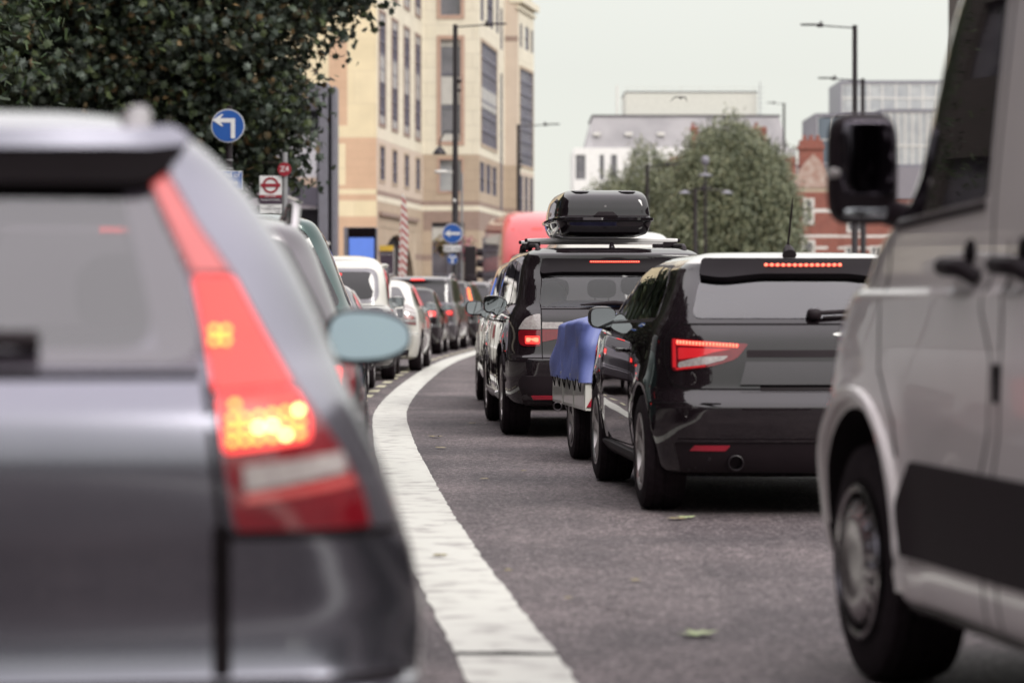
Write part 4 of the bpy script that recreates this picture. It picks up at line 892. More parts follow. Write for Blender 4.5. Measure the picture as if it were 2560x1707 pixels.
def hybrid():
    r_, S = queue_car('hybrid_car', 'white hybrid hatchback with clear ladder-like tail lamps, between the taxi and the small black hatchback', 'white', -1.46, 45.4, 1, 1.49, 1.745, 4.45, 1.0, lamp=None, rake=.7, roofw=.24, mirror='white', glass_poly=[(-.66, 1.12), (.66, 1.12), (.5, 1.36), (-.5, 1.36)], brake=False)
    for g in (-1, 1):
        o = patch(S.fn2('r', g), rpoly([(.60, .76, .03), (.86, .74, .03), (.86, .98, .06), (.64, 1.10, .04)], .03), .01, .03, .05).build('tail_lamp', 'clear_lens', r_, 30)
        for k in range(4): lit(o, S, [(.635 + k * .004, .80 + k * .065), (.84, .79 + k * .055), (.84, .802 + k * .055), (.635 + k * .004, .812 + k * .065)], 'chrome', g, .013, 'lamp_bar')
        lit(o, S, rpoly([(.63, .845), (.80, .84), (.80, .885), (.64, .90)], .01), 'pinkish', g, .013, 'red_section'); lit(o, S, rpoly([(.61, .765), (.85, .755), (.85, .775), (.62, .79)], .004), 'red_lens', g, .014, 'red_section')
    patch(S.fn2('r'), rpoly([(-.62, .86), (.62, .86), (.64, 1.07), (-.64, 1.07)], .03), .005, .01, .08).build('lower_window', 'dglass', r_, 30)
hybrid()
def bus():
    root = empty('double_deck_bus', label='red double-deck bus with rounded rear, waiting beyond the cars near the pale corner building', cat='bus')
    hw, Ln, H = 1.26, 11.2, 4.4
    rows = [(.35, hw, .1, Ln, .3, .3, .1), (1.2, hw, 0, Ln, .35, .3, .12), (2.6, hw, .12, Ln, .4, .3, .14), (3.3, hw - .02, .40, Ln - .05, .45, .35, .16), (3.85, hw - .08, .85, Ln - .12, .5, .35, .18), (4.15, hw - .2, 1.35, Ln - .25, .5, .35, .2), (4.33, hw - .42, 2.0, Ln - .5, .4, .3, .2), (4.4, hw - .8, 3.0, Ln - 1.2, .3, .3, .1), (4.41, .1, 5, 6, .05, .05, 0)]
    S = Surf(rows, .0); b = body_of(root, S, 'red_bus', (2.6, 8.4), .5, arch=.08, hw=hw, mesh_kw=dict(nv=60, ns=30))
    for g in (-1, 1):
        for (z0, z1, m_) in ((1.25, 2.25, 'dglass'), (2.75, 3.55, 'dglass')):
            for k in range(6): patch(S.fn2('s', g), rpoly([(1.0 + k * 1.65, z0), (2.5 + k * 1.65, z0), (2.5 + k * 1.65, z1), (1.0 + k * 1.65, z1)], .08), .006, .02, .3).build('side_window', m_, root, 30)
        for y in (2.6, 8.4): wheel(root, g * (hw - .16), y, .48, .28, g, 'dalloy', 5, 'one')
        patch(S.fn2('r', g), rpoly([(1.12, .9), (1.3, .9), (1.3, 1.35), (1.12, 1.35)], .05), .01, .03).build('tail_lamp', 'lit_soft', root, 30)
        patch(S.fn2('r', g), rpoly([(.80, 3.66), (.92, 3.66), (.92, 3.70), (.80, 3.70)], .01), .012, .02).build('marker_lamp', 'lit_soft', root, 30)
    patch(S.fn2('r'), rpoly([(-.20, 3.66), (.2, 3.66), (.2, 3.74), (-.2, 3.74)], .01), .012, .02).build('brake_light', 'lit_soft', root, 30)
    patch(S.fn2('r'), rpoly([(-.95, 1.6), (-.2, 1.9), (-.2, 2.75), (-.95, 2.75)], .06), .012, .03, .1).build('rear_grille', 'bus_dark', root, 30)
    patch(S.fn2('r'), rpoly([(.0, 1.3), (1.05, 1.3), (.95, 2.6), (.2, 2.6)], .2), .01, .03, .15).build('stair_window', 'dglass', root, 30)
    patch(S.fn2('s', -1), rpoly([(.75, 1.5), (1.0, 1.5), (1.0, 2.4), (.75, 2.4)], .02), .02, .03).build('advert_panel', 'white', root, 30)
    place(root, -.30, 101, -4.5, hw, -1)
bus()
def far_van():
    root = empty('delivery_van', label='white van with rounded roof, seen past the roof box beyond the black four by four', cat='van')
    hw, Ln = .98, 5.2
    rows = [(.3, hw, .05, Ln - .1, .12, .3, .02), (1.0, hw, 0, Ln, .12, .35, .02), (1.2, hw - .02, .02, Ln - .5, .14, .35, .02), (1.7, hw - .06, .06, Ln - 1.1, .18, .3, .03), (1.98, hw - .12, .14, Ln - 1.5, .2, .3, .03), (2.13, hw - .24, .32, Ln - 1.9, .2, .3, .03), (2.18, hw - .5, .8, Ln - 2.4, .2, .2, .02), (2.19, .1, 2, 3, .05, .05, 0)]
    S = Surf(rows, .03); body_of(root, S, 'white', (.9, 4.2), .33, arch=.06, hw=hw, mesh_kw=dict(nv=50, ns=24))
    for g in (-1, 1):
        patch(S.fn2('r', g), rpoly([(.06, 1.25), (.80, 1.25), (.74, 1.90), (.06, 1.90)], .06), .005, .01, .1).build('rear_window', 'dglass', root, 30)
        patch(S.fn2('r', g), rpoly([(.86, .8), (1.0, .8), (1.0, 1.3), (.88, 1.3)], .03), .008, .02).build('tail_lamp', 'red_lens', root, 30)
        patch(S.fn2('s', g), rpoly([(3.0, 1.25), (4.0, 1.25), (3.6, 1.8), (3.0, 1.8)], .06), .005, .01, .1).build('side_window', 'dglass', root, 30)
        for y in (.9, 4.2): wheel(root, g * (hw - .13), y, .33, .22, g, 'dalloy', 5, 'one')
        wing_mirror(root, S, 3.9, 1.15, g, (.09, .08, .12), 'plastic', out=0, arm=.05)
    place(root, .55, 42, -2, hw, -1)
far_van()
#@@SETTING
# ================================================================== ground, road, markings
LPTS = [(-60, 5.6), (-20, 2.55), (0, .90), (8.9, .17), (12.9, -.15), (17, -.43), (24.1, -.85), (29.9, -1.1), (39.3, -1.18), (51.3, -1.07), (60.9, -.71), (75, .15), (90, 1.6), (120, 6), (160, 14), (230, 34)]
def lineX(Y):
    n = len(LPTS)
    for i in range(n - 1):
        if Y <= LPTS[i + 1][0] or i == n - 2:
            p0 = LPTS[max(i - 1, 0)]; p1 = LPTS[i]; p2 = LPTS[i + 1]; p3 = LPTS[min(i + 2, n - 1)]
            m1 = (p2[1] - p0[1]) / (p2[0] - p0[0]); m2 = (p3[1] - p1[1]) / (p3[0] - p1[0]); h = p2[0] - p1[0]; t = (Y - p1[0]) / h
            return (2*t**3 - 3*t*t + 1) * p1[1] + (t**3 - 2*t*t + t) * h * m1 + (-2*t**3 + 3*t*t) * p2[1] + (t**3 - t*t) * h * m2
def ribbon(name, a, b, y0, y1, z, m, kind='structure', step=1.0, jit=0, depth=0.0):
    mb = MB(); vs = []; fs = []; n = max(2, int((y1 - y0) / step)); rnd = random.Random(5)
    for i in range(n + 1):
        Y = y0 + (y1 - y0) * i / n; x = lineX(Y); j = lambda: rnd.uniform(-jit, jit)
        vs += [(x + a + j(), Y, z), (x + b + j(), Y, z)]
    fs = [(2 * i, 2 * i + 1, 2 * i + 3, 2 * i + 2) for i in range(n)]
    if depth:
        k = len(vs); vs += [(x, y, z - depth) for x, y, z in vs]
        for i in range(n): fs += [(2 * i, 2 * i + 2, 2 * i + 2 + k, 2 * i + k), (2 * i + 1, 2 * i + 1 + k, 2 * i + 3 + k, 2 * i + 3)]
    mb.add(vs, fs); o = mb.build(name, m, fix=False)
    if kind: o['kind'] = kind
    for p in o.data.polygons[:1]:
        if p.normal.z < 0: o.data.flip_normals()
    return o
g = MB(); g.add([(-900, -400, -.004), (900, -400, -.004), (900, 1400, -.004), (-900, 1400, -.004)], [(0, 1, 2, 3)]); tag(g.build('ground', 'pave', fix=False), kind='structure')
g = MB(); vs = []; fs = []
ribbon('road', -4.3, 12.0, -60, 228, 0, ASPH, step=2)
g = MB(); g.add([(-40, 84, .002), (40, 84, .002), (60, 118, .002), (-40, 112, .002)], [(0, 1, 2, 3)])
ribbon('lane_line', -.33, 0, 9.25, 100, .004, 'linepaint', step=.12, jit=.006)
ribbon('lane_line', -.33, 0, -20, 9.17, .004, 'linepaint', step=.12, jit=.009)
ribbon('left_pavement', -13, -4.45, -60, 84, .12, 'pave', step=2, depth=.12)
ribbon('left_kerb', -4.45, -4.3, -60, 84, .125, 'kerb', step=2, depth=.125)
ribbon('right_pavement', 12.15, 24, -60, 120, .12, 'pave', step=2, depth=.12)
ribbon('right_kerb', 12.0, 12.15, -60, 120, .125, 'kerb', step=2, depth=.125)
y = 24.0; k = 0
while y < 84:
    m = MB(); x = lineX(y + .5) - .56; sk = lineX(y + 1) - lineX(y)
    m.add([(x - .06, y, .004), (x + .06, y, .004), (x + .06 + sk, y + .95, .004), (x - .06 + sk, y + .95, .004)], [(0, 1, 2, 3)])
    tag(m.build('dash_marking', 'yelpaint', fix=False), kind='structure'); y += 1.9
# repair patch and cracks in the asphalt, fallen leaves
rnd = random.Random(11)
def crack(x, y, dx, dy, n, wd=.008):
    m = MB(); P = []
    for i in range(n): P.append((x, y)); x += dx + rnd.uniform(-.02, .02); y += dy + rnd.uniform(-.03, .03)
    vs = []
    for (a, b) in P: w_ = wd * rnd.uniform(.4, 1.3); vs += [(a - w_ * abs(dy) * 8, b - w_ * abs(dx) * 8, .0065), (a + w_ * abs(dy) * 8, b + w_ * abs(dx) * 8, .0065)]
    m.add(vs, [(2 * i, 2 * i + 1, 2 * i + 3, 2 * i + 2) for i in range(n - 1)]); tag(m.build('road_crack', 'gap', fix=False), kind='structure')
crack(-1.02, 27.6, .06, .002, 22, .03); crack(.62, 10.1, -.02, .045, 20, .008)
crack(-.18, 9.24, .045, 0, 9, .05); crack(-.35, 14.6, .04, .004, 5, .02)
LEAFP = [(0, -.5), (.08, -.2), (.38, -.28), (.28, -.05), (.5, .12), (.24, .16), (.26, .36), (.08, .26), (0, .52), (-.08, .26), (-.26, .36), (-.24, .16), (-.5, .12), (-.28, -.05), (-.38, -.28), (-.08, -.2)]
k = 0
for (px, py, s_, mm) in ((1088, 1094, .14, 0), (1102, 1122, .10, 0), (1745, 1590, .15, 1), (1690, 1300, .12, 0), (1715, 1297, .11, 1), (1100, 1392, .08, 2), (1210, 1200, .07, 0), (1310, 1180, .05, 0), (1590, 1455, .05, 0), (1180, 1060, .08, 0), (1420, 1500, .04, 0), (1270, 1430, .04, 0)):
    d = EYE * FP / (py - HOR); a = rnd.uniform(0, 6); m = MB()
    vs = [(s_ * (x * cos(a) - y * sin(a)), s_ * (x * sin(a) + y * cos(a)), .005 + s_ * .5 * rnd.uniform(0, .3) * (abs(x) + abs(y))) for x, y in LEAFP] + [(0, 0, .012)]
    m.add(vs, [(i, (i + 1) % 16, 16) for i in range(16)])
    o = m.build('fallen_leaf', 'leaf_dry' if mm != 1 else 'leaf_pale', fix=False)
    o.location = (X(px, d), d, .004); 
    lb = {0: 'curled pale leaf on the asphalt beside the white line', 2: 'green-yellow leaf lying by itself on the open asphalt near the van wheel', 3: 'small leaf on the asphalt behind the exhaust of the black hatchback', 5: 'dry brown leaf lying on the broad white line'}.get(k, 'scrap of dry leaf on the dark asphalt')
    tag(o, lb, 'leaf', 'fallen leaves on the road'); k += 1

# ================================================================== foliage
def leafmat(name, cols): 
    m = mat(name, cols[0], .5, spec=.35, island=cols); return m
M['plane_leaf'] = leafmat('plane_leaf', [(.013, .018, .012), (.022, .033, .02), (.055, .075, .058), (.018, .027, .017), (.11, .135, .115), (.05, .07, .03), (.015, .022, .014), (.085, .11, .04), (.028, .04, .022), (.018, .026, .017), (.20, .13, .06)])
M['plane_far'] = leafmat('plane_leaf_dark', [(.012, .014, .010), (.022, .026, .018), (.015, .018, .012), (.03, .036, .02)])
M['fern_leaf'] = leafmat('fine_leaf', [(.014, .026, .012), (.03, .055, .02), (.05, .08, .02), (.02, .036, .016)])
M['willow'] = leafmat('willow_leaf', [(.115, .13, .085), (.16, .175, .10), (.09, .11, .07), (.20, .205, .12), (.13, .15, .095), (.23, .22, .13)])
M['bark'] = mat('bark', (.05, .04, .035), .9, c2=(.09, .08, .065), nscale=4, bump=(12, .6, .02))
def rdir(r): 
    while True:
        v = Vector((r.uniform(-1, 1), r.uniform(-1, 1), r.uniform(-1, 1)))
        if .05 < v.length < 1: return v.normalized()
def foliage(blobs, n, size, shape, seed, droop=0, clump=14, spread=.35, fill=0.35, stretch=1):
    r = random.Random(seed); V = []; F = []; ar = lambda b: (b[3] * b[4] * b[5]) ** .62; tot = sum(ar(b) for b in blobs)
    for b in blobs:
        nb = int(n * ar(b) / tot / clump)
        for _ in range(nb):
            d = rdir(r); k = 1 - fill * r.random() ** 1.6; bump_ = 1 + .13 * sin(d.x * 7 + seed) * cos(d.z * 6 + b[0]) + .08 * sin(d.y * 13 + d.z * 11)
            k *= bump_ * r.uniform(.93, 1.05)
            c = Vector((b[0] + d.x * b[3] * k, b[1] + d.y * b[4] * k, b[2] + d.z * b[5] * k))
            ax = Vector((d.x, d.y, -.3 - droop)).normalized()
            for j in range(clump):
                t = r.uniform(-1, 1); p = c + ax * t * spread * (1 + droop) + Vector((r.gauss(0, 1), r.gauss(0, 1), r.gauss(0, 1))) * spread * .38
                s_ = size * r.uniform(.6, 1.25); nn = (rdir(r) + d * .6 + Vector((0, -.3, .5))).normalized()
                u = nn.cross(rdir(r)); 
                if u.length < 1e-3: continue
                u.normalize(); v = nn.cross(u)
                if droop: 
                    v = (Vector((0, 0, -1)) * droop + rdir(r) * .6 + d * .3).normalized(); u = v.cross(nn); u = u.normalized() if u.length > 1e-3 else Vector((1, 0, 0))
                i0 = len(V)
                for (x, y) in shape: V.append(tuple(p + u * (x * s_) + v * (y * s_ * stretch) + nn * (-.25 * s_ * abs(x))))
                if len(shape) > 4:
                    V.append(tuple(p + nn * .04 * s_)); c0 = len(V) - 1; m_ = len(shape)
                    F += [(i0 + q, i0 + (q + 1) % m_, c0) for q in range(m_)]
                else: F.append(tuple(range(i0, i0 + len(shape))))
    me = bpy.data.meshes.new('crown'); me.from_pydata(V, [], F); me.update(); return me
def tree(name, label, base, blobs, n, size, shape, seed, m, trunk=.3, group=None, **kw):
    root = empty(name, base, label=label, cat='tree', group=group); b = Vector(base)
    me = foliage([(x - b.x, y - b.y, z - b.z, *q) for x, y, z, *q in blobs], n, size, shape, seed, **kw); me.materials.append(M[m])
    o = bpy.data.objects.new('crown', me); col.objects.link(o); o.parent = root
    r = random.Random(seed); top = sum(bl[2] for bl in blobs) / len(blobs); t = MB(); h = top * .75
    cx = blobs[0][0] - b.x; cy = blobs[0][1] - b.y
    t.tube([(0, 0, -.1), (.02, .02, h * .25), (cx * .4 + .05, cy * .4, h * .6), (cx * .8, cy * .8, h)], [trunk * 1.25, trunk, trunk * .85, trunk * .55], 14)
    t.build('trunk', 'bark', root, 60)
    for bl in blobs:
        t = MB()
        for q in range(4):
            d = rdir(r); e = Vector((bl[0] - b.x + d.x * bl[3] * .75, bl[1] - b.y + d.y * bl[4] * .75, bl[2] - b.z + d.z * bl[5] * .6)); s0 = Vector((cx * .4 + .05, cy * .4, h * .6)); mid = s0.lerp(e, .5) + Vector((0, 0, .4)) 
            t.tube([s0, mid, e], [trunk * .4, trunk * .22, trunk * .05], 8)
        t.build('limb', 'bark', root, 60)
    return root
tree('plane_tree', 'large plane tree with lobed leaves and a few brown ones, overhanging the left pavement', (-9.5, 47, .12),
     [(-8.6, 46, 8.2, 4.6, 3.4, 4.6), (-4.9, 46.3, 6.3, 2.3, 1.9, 1.7), (-3.25, 46.5, 6.5, 1.3, 1.3, 1.15), (-6.4, 46.5, 4.6, 2.0, 1.6, 1.6), (-4.5, 46.6, 4.5, 1.35, 1.2, 1.0), (-4.0, 47, 3.65, .8, .8, .75), (-5.2, 46.9, 3.3, 1.0, 1.0, .9), (-5.0, 46.3, 8.6, 2.3, 2, 2), (-7, 45.5, 5.8, 2.2, 1.5, 1.8)], 60000, .17, LEAFP, 3, 'plane_leaf', .35, clump=12, spread=.3, fill=.5)
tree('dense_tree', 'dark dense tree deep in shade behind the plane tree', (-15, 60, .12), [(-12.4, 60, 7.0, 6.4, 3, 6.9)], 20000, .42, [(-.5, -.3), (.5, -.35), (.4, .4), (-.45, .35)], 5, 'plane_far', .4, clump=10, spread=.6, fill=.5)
tree('feathery_tree', 'tree with fine yellow-green feathery leaves at the top left corner', (-9, 33, .12), [(-7.2, 33, 7.6, 3.0, 2.2, 2.9), (-5.6, 33, 5.9, 1.0, 1.2, 1.0), (-8, 33, 5, 2.6, 2, 2.3)], 22000, .11, [(-.14, -.5), (.14, -.5), (.1, .5), (-.1, .5)], 8, 'fern_leaf', .25, clump=16, spread=.32, fill=.45, droop=.3)
WL = [(-.16, -.5), (.16, -.5), (.12, .5), (-.12, .5)]
tree('round_willow', 'big round willow-like tree with grey-green leaves, in front of the red-brick house', (11.4, 150, 0), [(11.7, 149.6, 7.9, 2.5, 2.3, 2.5), (11.6, 150, 5.4, 3.5, 3.2, 4.4), (10.4, 149.6, 7.3, 2.0, 2.2, 2.5), (13.0, 149.6, 6.9, 1.9, 2.2, 2.6), (13.4, 149.5, 4.2, 1.9, 2.5, 3.4), (9.6, 149, 4.0, 1.9, 2, 3.2)], 95000, .2, WL, 21, 'willow', .3, 'willow-like trees across the junction', clump=12, spread=.42, fill=.4, droop=.6, stretch=1.2)
tree('round_willow', 'smaller low willow-like tree between the roof box and the big round tree', (6.0, 156, 0), [(5.6, 156, 4.4, 2.1, 2.0, 3.4), (7.5, 156, 5.4, 2.2, 2, 3.9), (8.6, 156, 4.8, 1.8, 2, 3.6), (4.7, 155, 3.4, 1.2, 1.5, 2.9)], 55000, .2, WL, 22, 'willow', .25, 'willow-like trees across the junction', clump=12, spread=.4, fill=.4, droop=.6, stretch=1.2)
tree('distant_tree', 'low distant tree just right of the bus roof', (1.2, 260, 0), [(1.0, 260, 5.5, 5.0, 3, 3.6)], 2500, .6, WL, 23, 'willow', .3, clump=10, spread=.6, fill=.4)
tree('plane_tree', 'unseen roadside tree level with the green off-roader, added to darken reflections', (-10, 17, .12), [(-9.5, 17, 8, 4.4, 6, 6)], 9000, .6, [(-.5, -.3), (.5, -.35), (.4, .4), (-.45, .35)], 33, 'plane_far', .35, clump=8, spread=.7, fill=.5)  # out of view; added so the van window mirrors dark leaves
tree('plane_tree', 'unseen roadside tree level with the silver estate, added to darken reflections', (-10, 3, .12), [(-8.8, 3, 7.5, 4.5, 5, 5)], 9000, .6, [(-.5, -.3), (.5, -.35), (.4, .4), (-.45, .35)], 34, 'plane_far', .35, clump=8, spread=.7, fill=.5)  # out of view; added to darken the left side and its reflections
# unseen trees added behind the camera to darken reflections in the car paint
tree('plane_tree', 'unseen tree added behind the camera on the left for dark reflections', (-10, -22, .12), [(-9, -22, 8, 6, 7, 5.5)], 5000, .6, [(-.5, -.3), (.5, -.35), (.4, .4), (-.45, .35)], 31, 'plane_far', .4, clump=8, spread=.8, fill=.5)
tree('plane_tree', 'unseen tree added behind the camera on the right for dark reflections', (20, -12, .12), [(19, -12, 8, 6, 8, 6)], 5000, .6, [(-.5, -.3), (.5, -.35), (.4, .4), (-.45, .35)], 32, 'plane_far', .4, clump=8, spread=.8, fill=.5)
#@@BUILDINGS
# ================================================================== buildings
def brickm(name, c, c2, mortar, sc=4, w_=.5, h_=.25, ms=.01, rough=.85):
    m = bpy.data.materials.new(name); m.use_nodes = True; t = m.node_tree; b = t.nodes['Principled BSDF']; l = t.links.new
    tcn = t.nodes.new('ShaderNodeTexCoord'); sp = t.nodes.new('ShaderNodeSeparateXYZ'); ad = t.nodes.new('ShaderNodeMath'); cb = t.nodes.new('ShaderNodeCombineXYZ')
    l(tcn.outputs['Object'], sp.inputs[0]); l(sp.outputs[0], ad.inputs[0]); l(sp.outputs[1], ad.inputs[1]); l(ad.outputs[0], cb.inputs[0]); l(sp.outputs[2], cb.inputs[1])
    br = t.nodes.new('ShaderNodeTexBrick'); br.inputs['Scale'].default_value = 1; br.inputs['Brick Width'].default_value = w_; br.inputs['Row Height'].default_value = h_; br.inputs['Mortar Size'].default_value = ms
    br.inputs['Color1'].default_value = (*c, 1); br.inputs['Color2'].default_value = (*c2, 1); br.inputs['Mortar'].default_value = (*mortar, 1)
    l(cb.outputs[0], br.inputs['Vector']); n = t.nodes.new('ShaderNodeTexNoise'); n.inputs['Scale'].default_value = 1.3; n.inputs['Detail'].default_value = 6; l(tcn.outputs['Object'], n.inputs['Vector'])
    mr = t.nodes.new('ShaderNodeMapRange'); mr.inputs['To Min'].default_value = .82; mr.inputs['To Max'].default_value = 1.12; l(n.outputs[0], mr.inputs[0])
    mm = t.nodes.new('ShaderNodeVectorMath'); mm.operation = 'SCALE'; l(br.outputs['Color'], mm.inputs[0]); l(mr.outputs[0], mm.inputs['Scale']); l(mm.outputs[0], b.inputs['Base Color'])
    b.inputs['Roughness'].default_value = rough; M[name] = m
brickm('cream_stone', (.73, .68, .555), (.70, .65, .525), (.54, .49, .40), w_=1.0, h_=.62, ms=.012)
brickm('tan_stone', (.47, .375, .285), (.44, .35, .26), (.36, .285, .22), w_=.9, h_=.45, ms=.01)
brickm('yellow_brick', (.76, .65, .44), (.73, .62, .41), (.64, .54, .37), w_=1.6, h_=1.25, ms=.012)
brickm('orange_brick', (.62, .42, .285), (.59, .395, .265), (.53, .36, .24), w_=.9, h_=.3, ms=.008)
brickm('brown_stone', (.32, .235, .20), (.30, .22, .18), (.25, .18, .15), w_=.6, h_=.2, ms=.01)
brickm('red_brick', (.29, .085, .058), (.23, .062, .043), (.25, .14, .115), w_=.23, h_=.075, ms=.01)
brickm('dark_brick', (.06, .045, .04), (.045, .035, .03), (.03, .025, .02), w_=.23, h_=.075, ms=.01)
M['white_render'] = mat('white_render', (.82, .81, .79), .8); M['zinc'] = mat('zinc_roof', (.385, .37, .38), .7, .1, c2=(.31, .30, .31), nscale=.6)
M['pane'] = mat('window_pane', (.07, .065, .08), .05, 0, 1, c2=(.16, .15, .17), nscale=.8, ior=1.7); M['pane_light'] = mat('pale_pane', (.42, .43, .43), .1, 0, 1, c2=(.28, .29, .31), nscale=.9)
M['panel_white'] = mat('spandrel', (.52, .51, .48), .4); M['frame_grey'] = mat('window_frame_grey', (.16, .155, .2), .5); M['frame_white'] = mat('window_frame_white', (.7, .68, .64), .5)
M['slate'] = mat('slate', (.1, .09, .1), .7); M['passage_shade'] = mat('painted_passage_shade', (.02, .015, .018), .9); M['blue_glass'] = mat('blue_glass', (.12, .15, .19), .08, .2, 1); M['grey_metal'] = mat('grey_cladding', (.205, .20, .235), .45, .3)
M['dim_metal'] = mat('dark_cladding', (.05, .045, .06), .4, .3)
class Wall:
    """a storey-high wall from A to B with real openings"""
    def __init__(s, root, A, B, z0, z1, base, holes=(), bands=(), depth=.22, name='wall', thick=.4):
        s.root = root; s.A = Vector(A); s.B = Vector(B); s.L = (s.B - s.A).length; s.u = (s.B - s.A) / s.L; s.n = Vector((s.u.y, -s.u.x)); s.depth = depth
        mats = [base]; 
        for b in bands:
            if b[2] not in mats: mats.append(b[2])
        us = sorted({0, s.L, *[h[0] for h in holes], *[h[1] for h in holes], *[x for b in bands if len(b) > 3 for x in b[3:5]]}); zs = sorted({z0, z1, *[h[2] for h in holes], *[h[3] for h in holes], *[b[0] for b in bands if z0 < b[0] < z1], *[b[1] for b in bands if z0 < b[1] < z1]})
        mb = MB()
        for i in range(len(us) - 1):
            for j in range(len(zs) - 1):
                cu, cz = (us[i] + us[i + 1]) / 2, (zs[j] + zs[j + 1]) / 2
                if any(h[0] < cu < h[1] and h[2] < cz < h[3] for h in holes): continue
                mi = 0
                for b in bands:
                    if b[0] < cz < b[1] and (len(b) < 4 or b[3] < cu < b[4]): mi = mats.index(b[2])
                a, c = us[i], us[i + 1]; mb.add([s.P(a, zs[j]), s.P(c, zs[j]), s.P(c, zs[j + 1]), s.P(a, zs[j + 1])], [(0, 1, 2, 3)], mi)
        for h in holes:
            a, c, p, q = h[:4]
            for (u0, w0, u1, w1) in ((a, p, c, p), (c, p, c, q), (c, q, a, q), (a, q, a, p)):
                mb.add([s.P(u0, w0), s.P(u1, w1), s.P(u1, w1, -depth), s.P(u0, w0, -depth)], [(0, 1, 2, 3)], 0)
        mb.add([s.P(0, z0, -thick), s.P(s.L, z0, -thick), s.P(s.L, z1, -thick), s.P(0, z1, -thick)], [(3, 2, 1, 0)], 0); mb.add([s.P(0, z1), s.P(s.L, z1), s.P(s.L, z1, -thick), s.P(0, z1, -thick)], [(0, 1, 2, 3)], 0)
        mb.build(name, mats, root, fix=True)
    def P(s, u, z, o=0): p = s.A + s.u * u + s.n * o; return (p.x, p.y, z)
    def bx(s, mb, u0, u1, z0, z1, o0, o1, mi=0):
        vs = [s.P(u, z, o) for z in (z0, z1) for (u, o) in ((u0, o0), (u1, o0), (u1, o1), (u0, o1))]
        mb.add(vs, [(0, 1, 2, 3), (7, 6, 5, 4), (0, 4, 5, 1), (1, 5, 6, 2), (2, 6, 7, 3), (3, 7, 4, 0)], mi)
    def window(s, h, cols=2, rows=2, fm='frame_grey', gm='pane', fw=.05, split=None, surround=None, sw=.14):
        a, c, p, q = h[:4]; d = s.depth; f = MB()
        for i in range(cols + 1): u = a + (c - a) * i / cols; s.bx(f, max(a, u - fw / 2), min(c, u + fw / 2), p, q, -d + .002, -d + .06)
        for j in range(rows + 1): z = p + (q - p) * j / rows; s.bx(f, a, c, max(p, z - fw / 2), min(q, z + fw / 2), -d + .0, -d + .057)
        o = f.build('window', fm, s.root)
        g = MB(); s.bx(g, a, c, p, q, -d - .03, -d - .002); g.build('pane', gm, o)
        for (z0, z1, m_) in (split or ()): g = MB(); s.bx(g, a + .02, c - .02, z0, z1, -d - .0, -d + .045); g.build('spandrel_panel', m_, o)
        if surround:
            g = MB(); s.bx(g, a - sw, a - .002, p - sw, q + sw, -.01, .035); s.bx(g, c + .002, c + sw, p - sw, q + sw, -.01, .035); s.bx(g, a, c, q + .002, q + sw, -.01, .033); s.bx(g, a, c, p - sw, p - .002, -.01, .033); g.build('surround', surround, o)
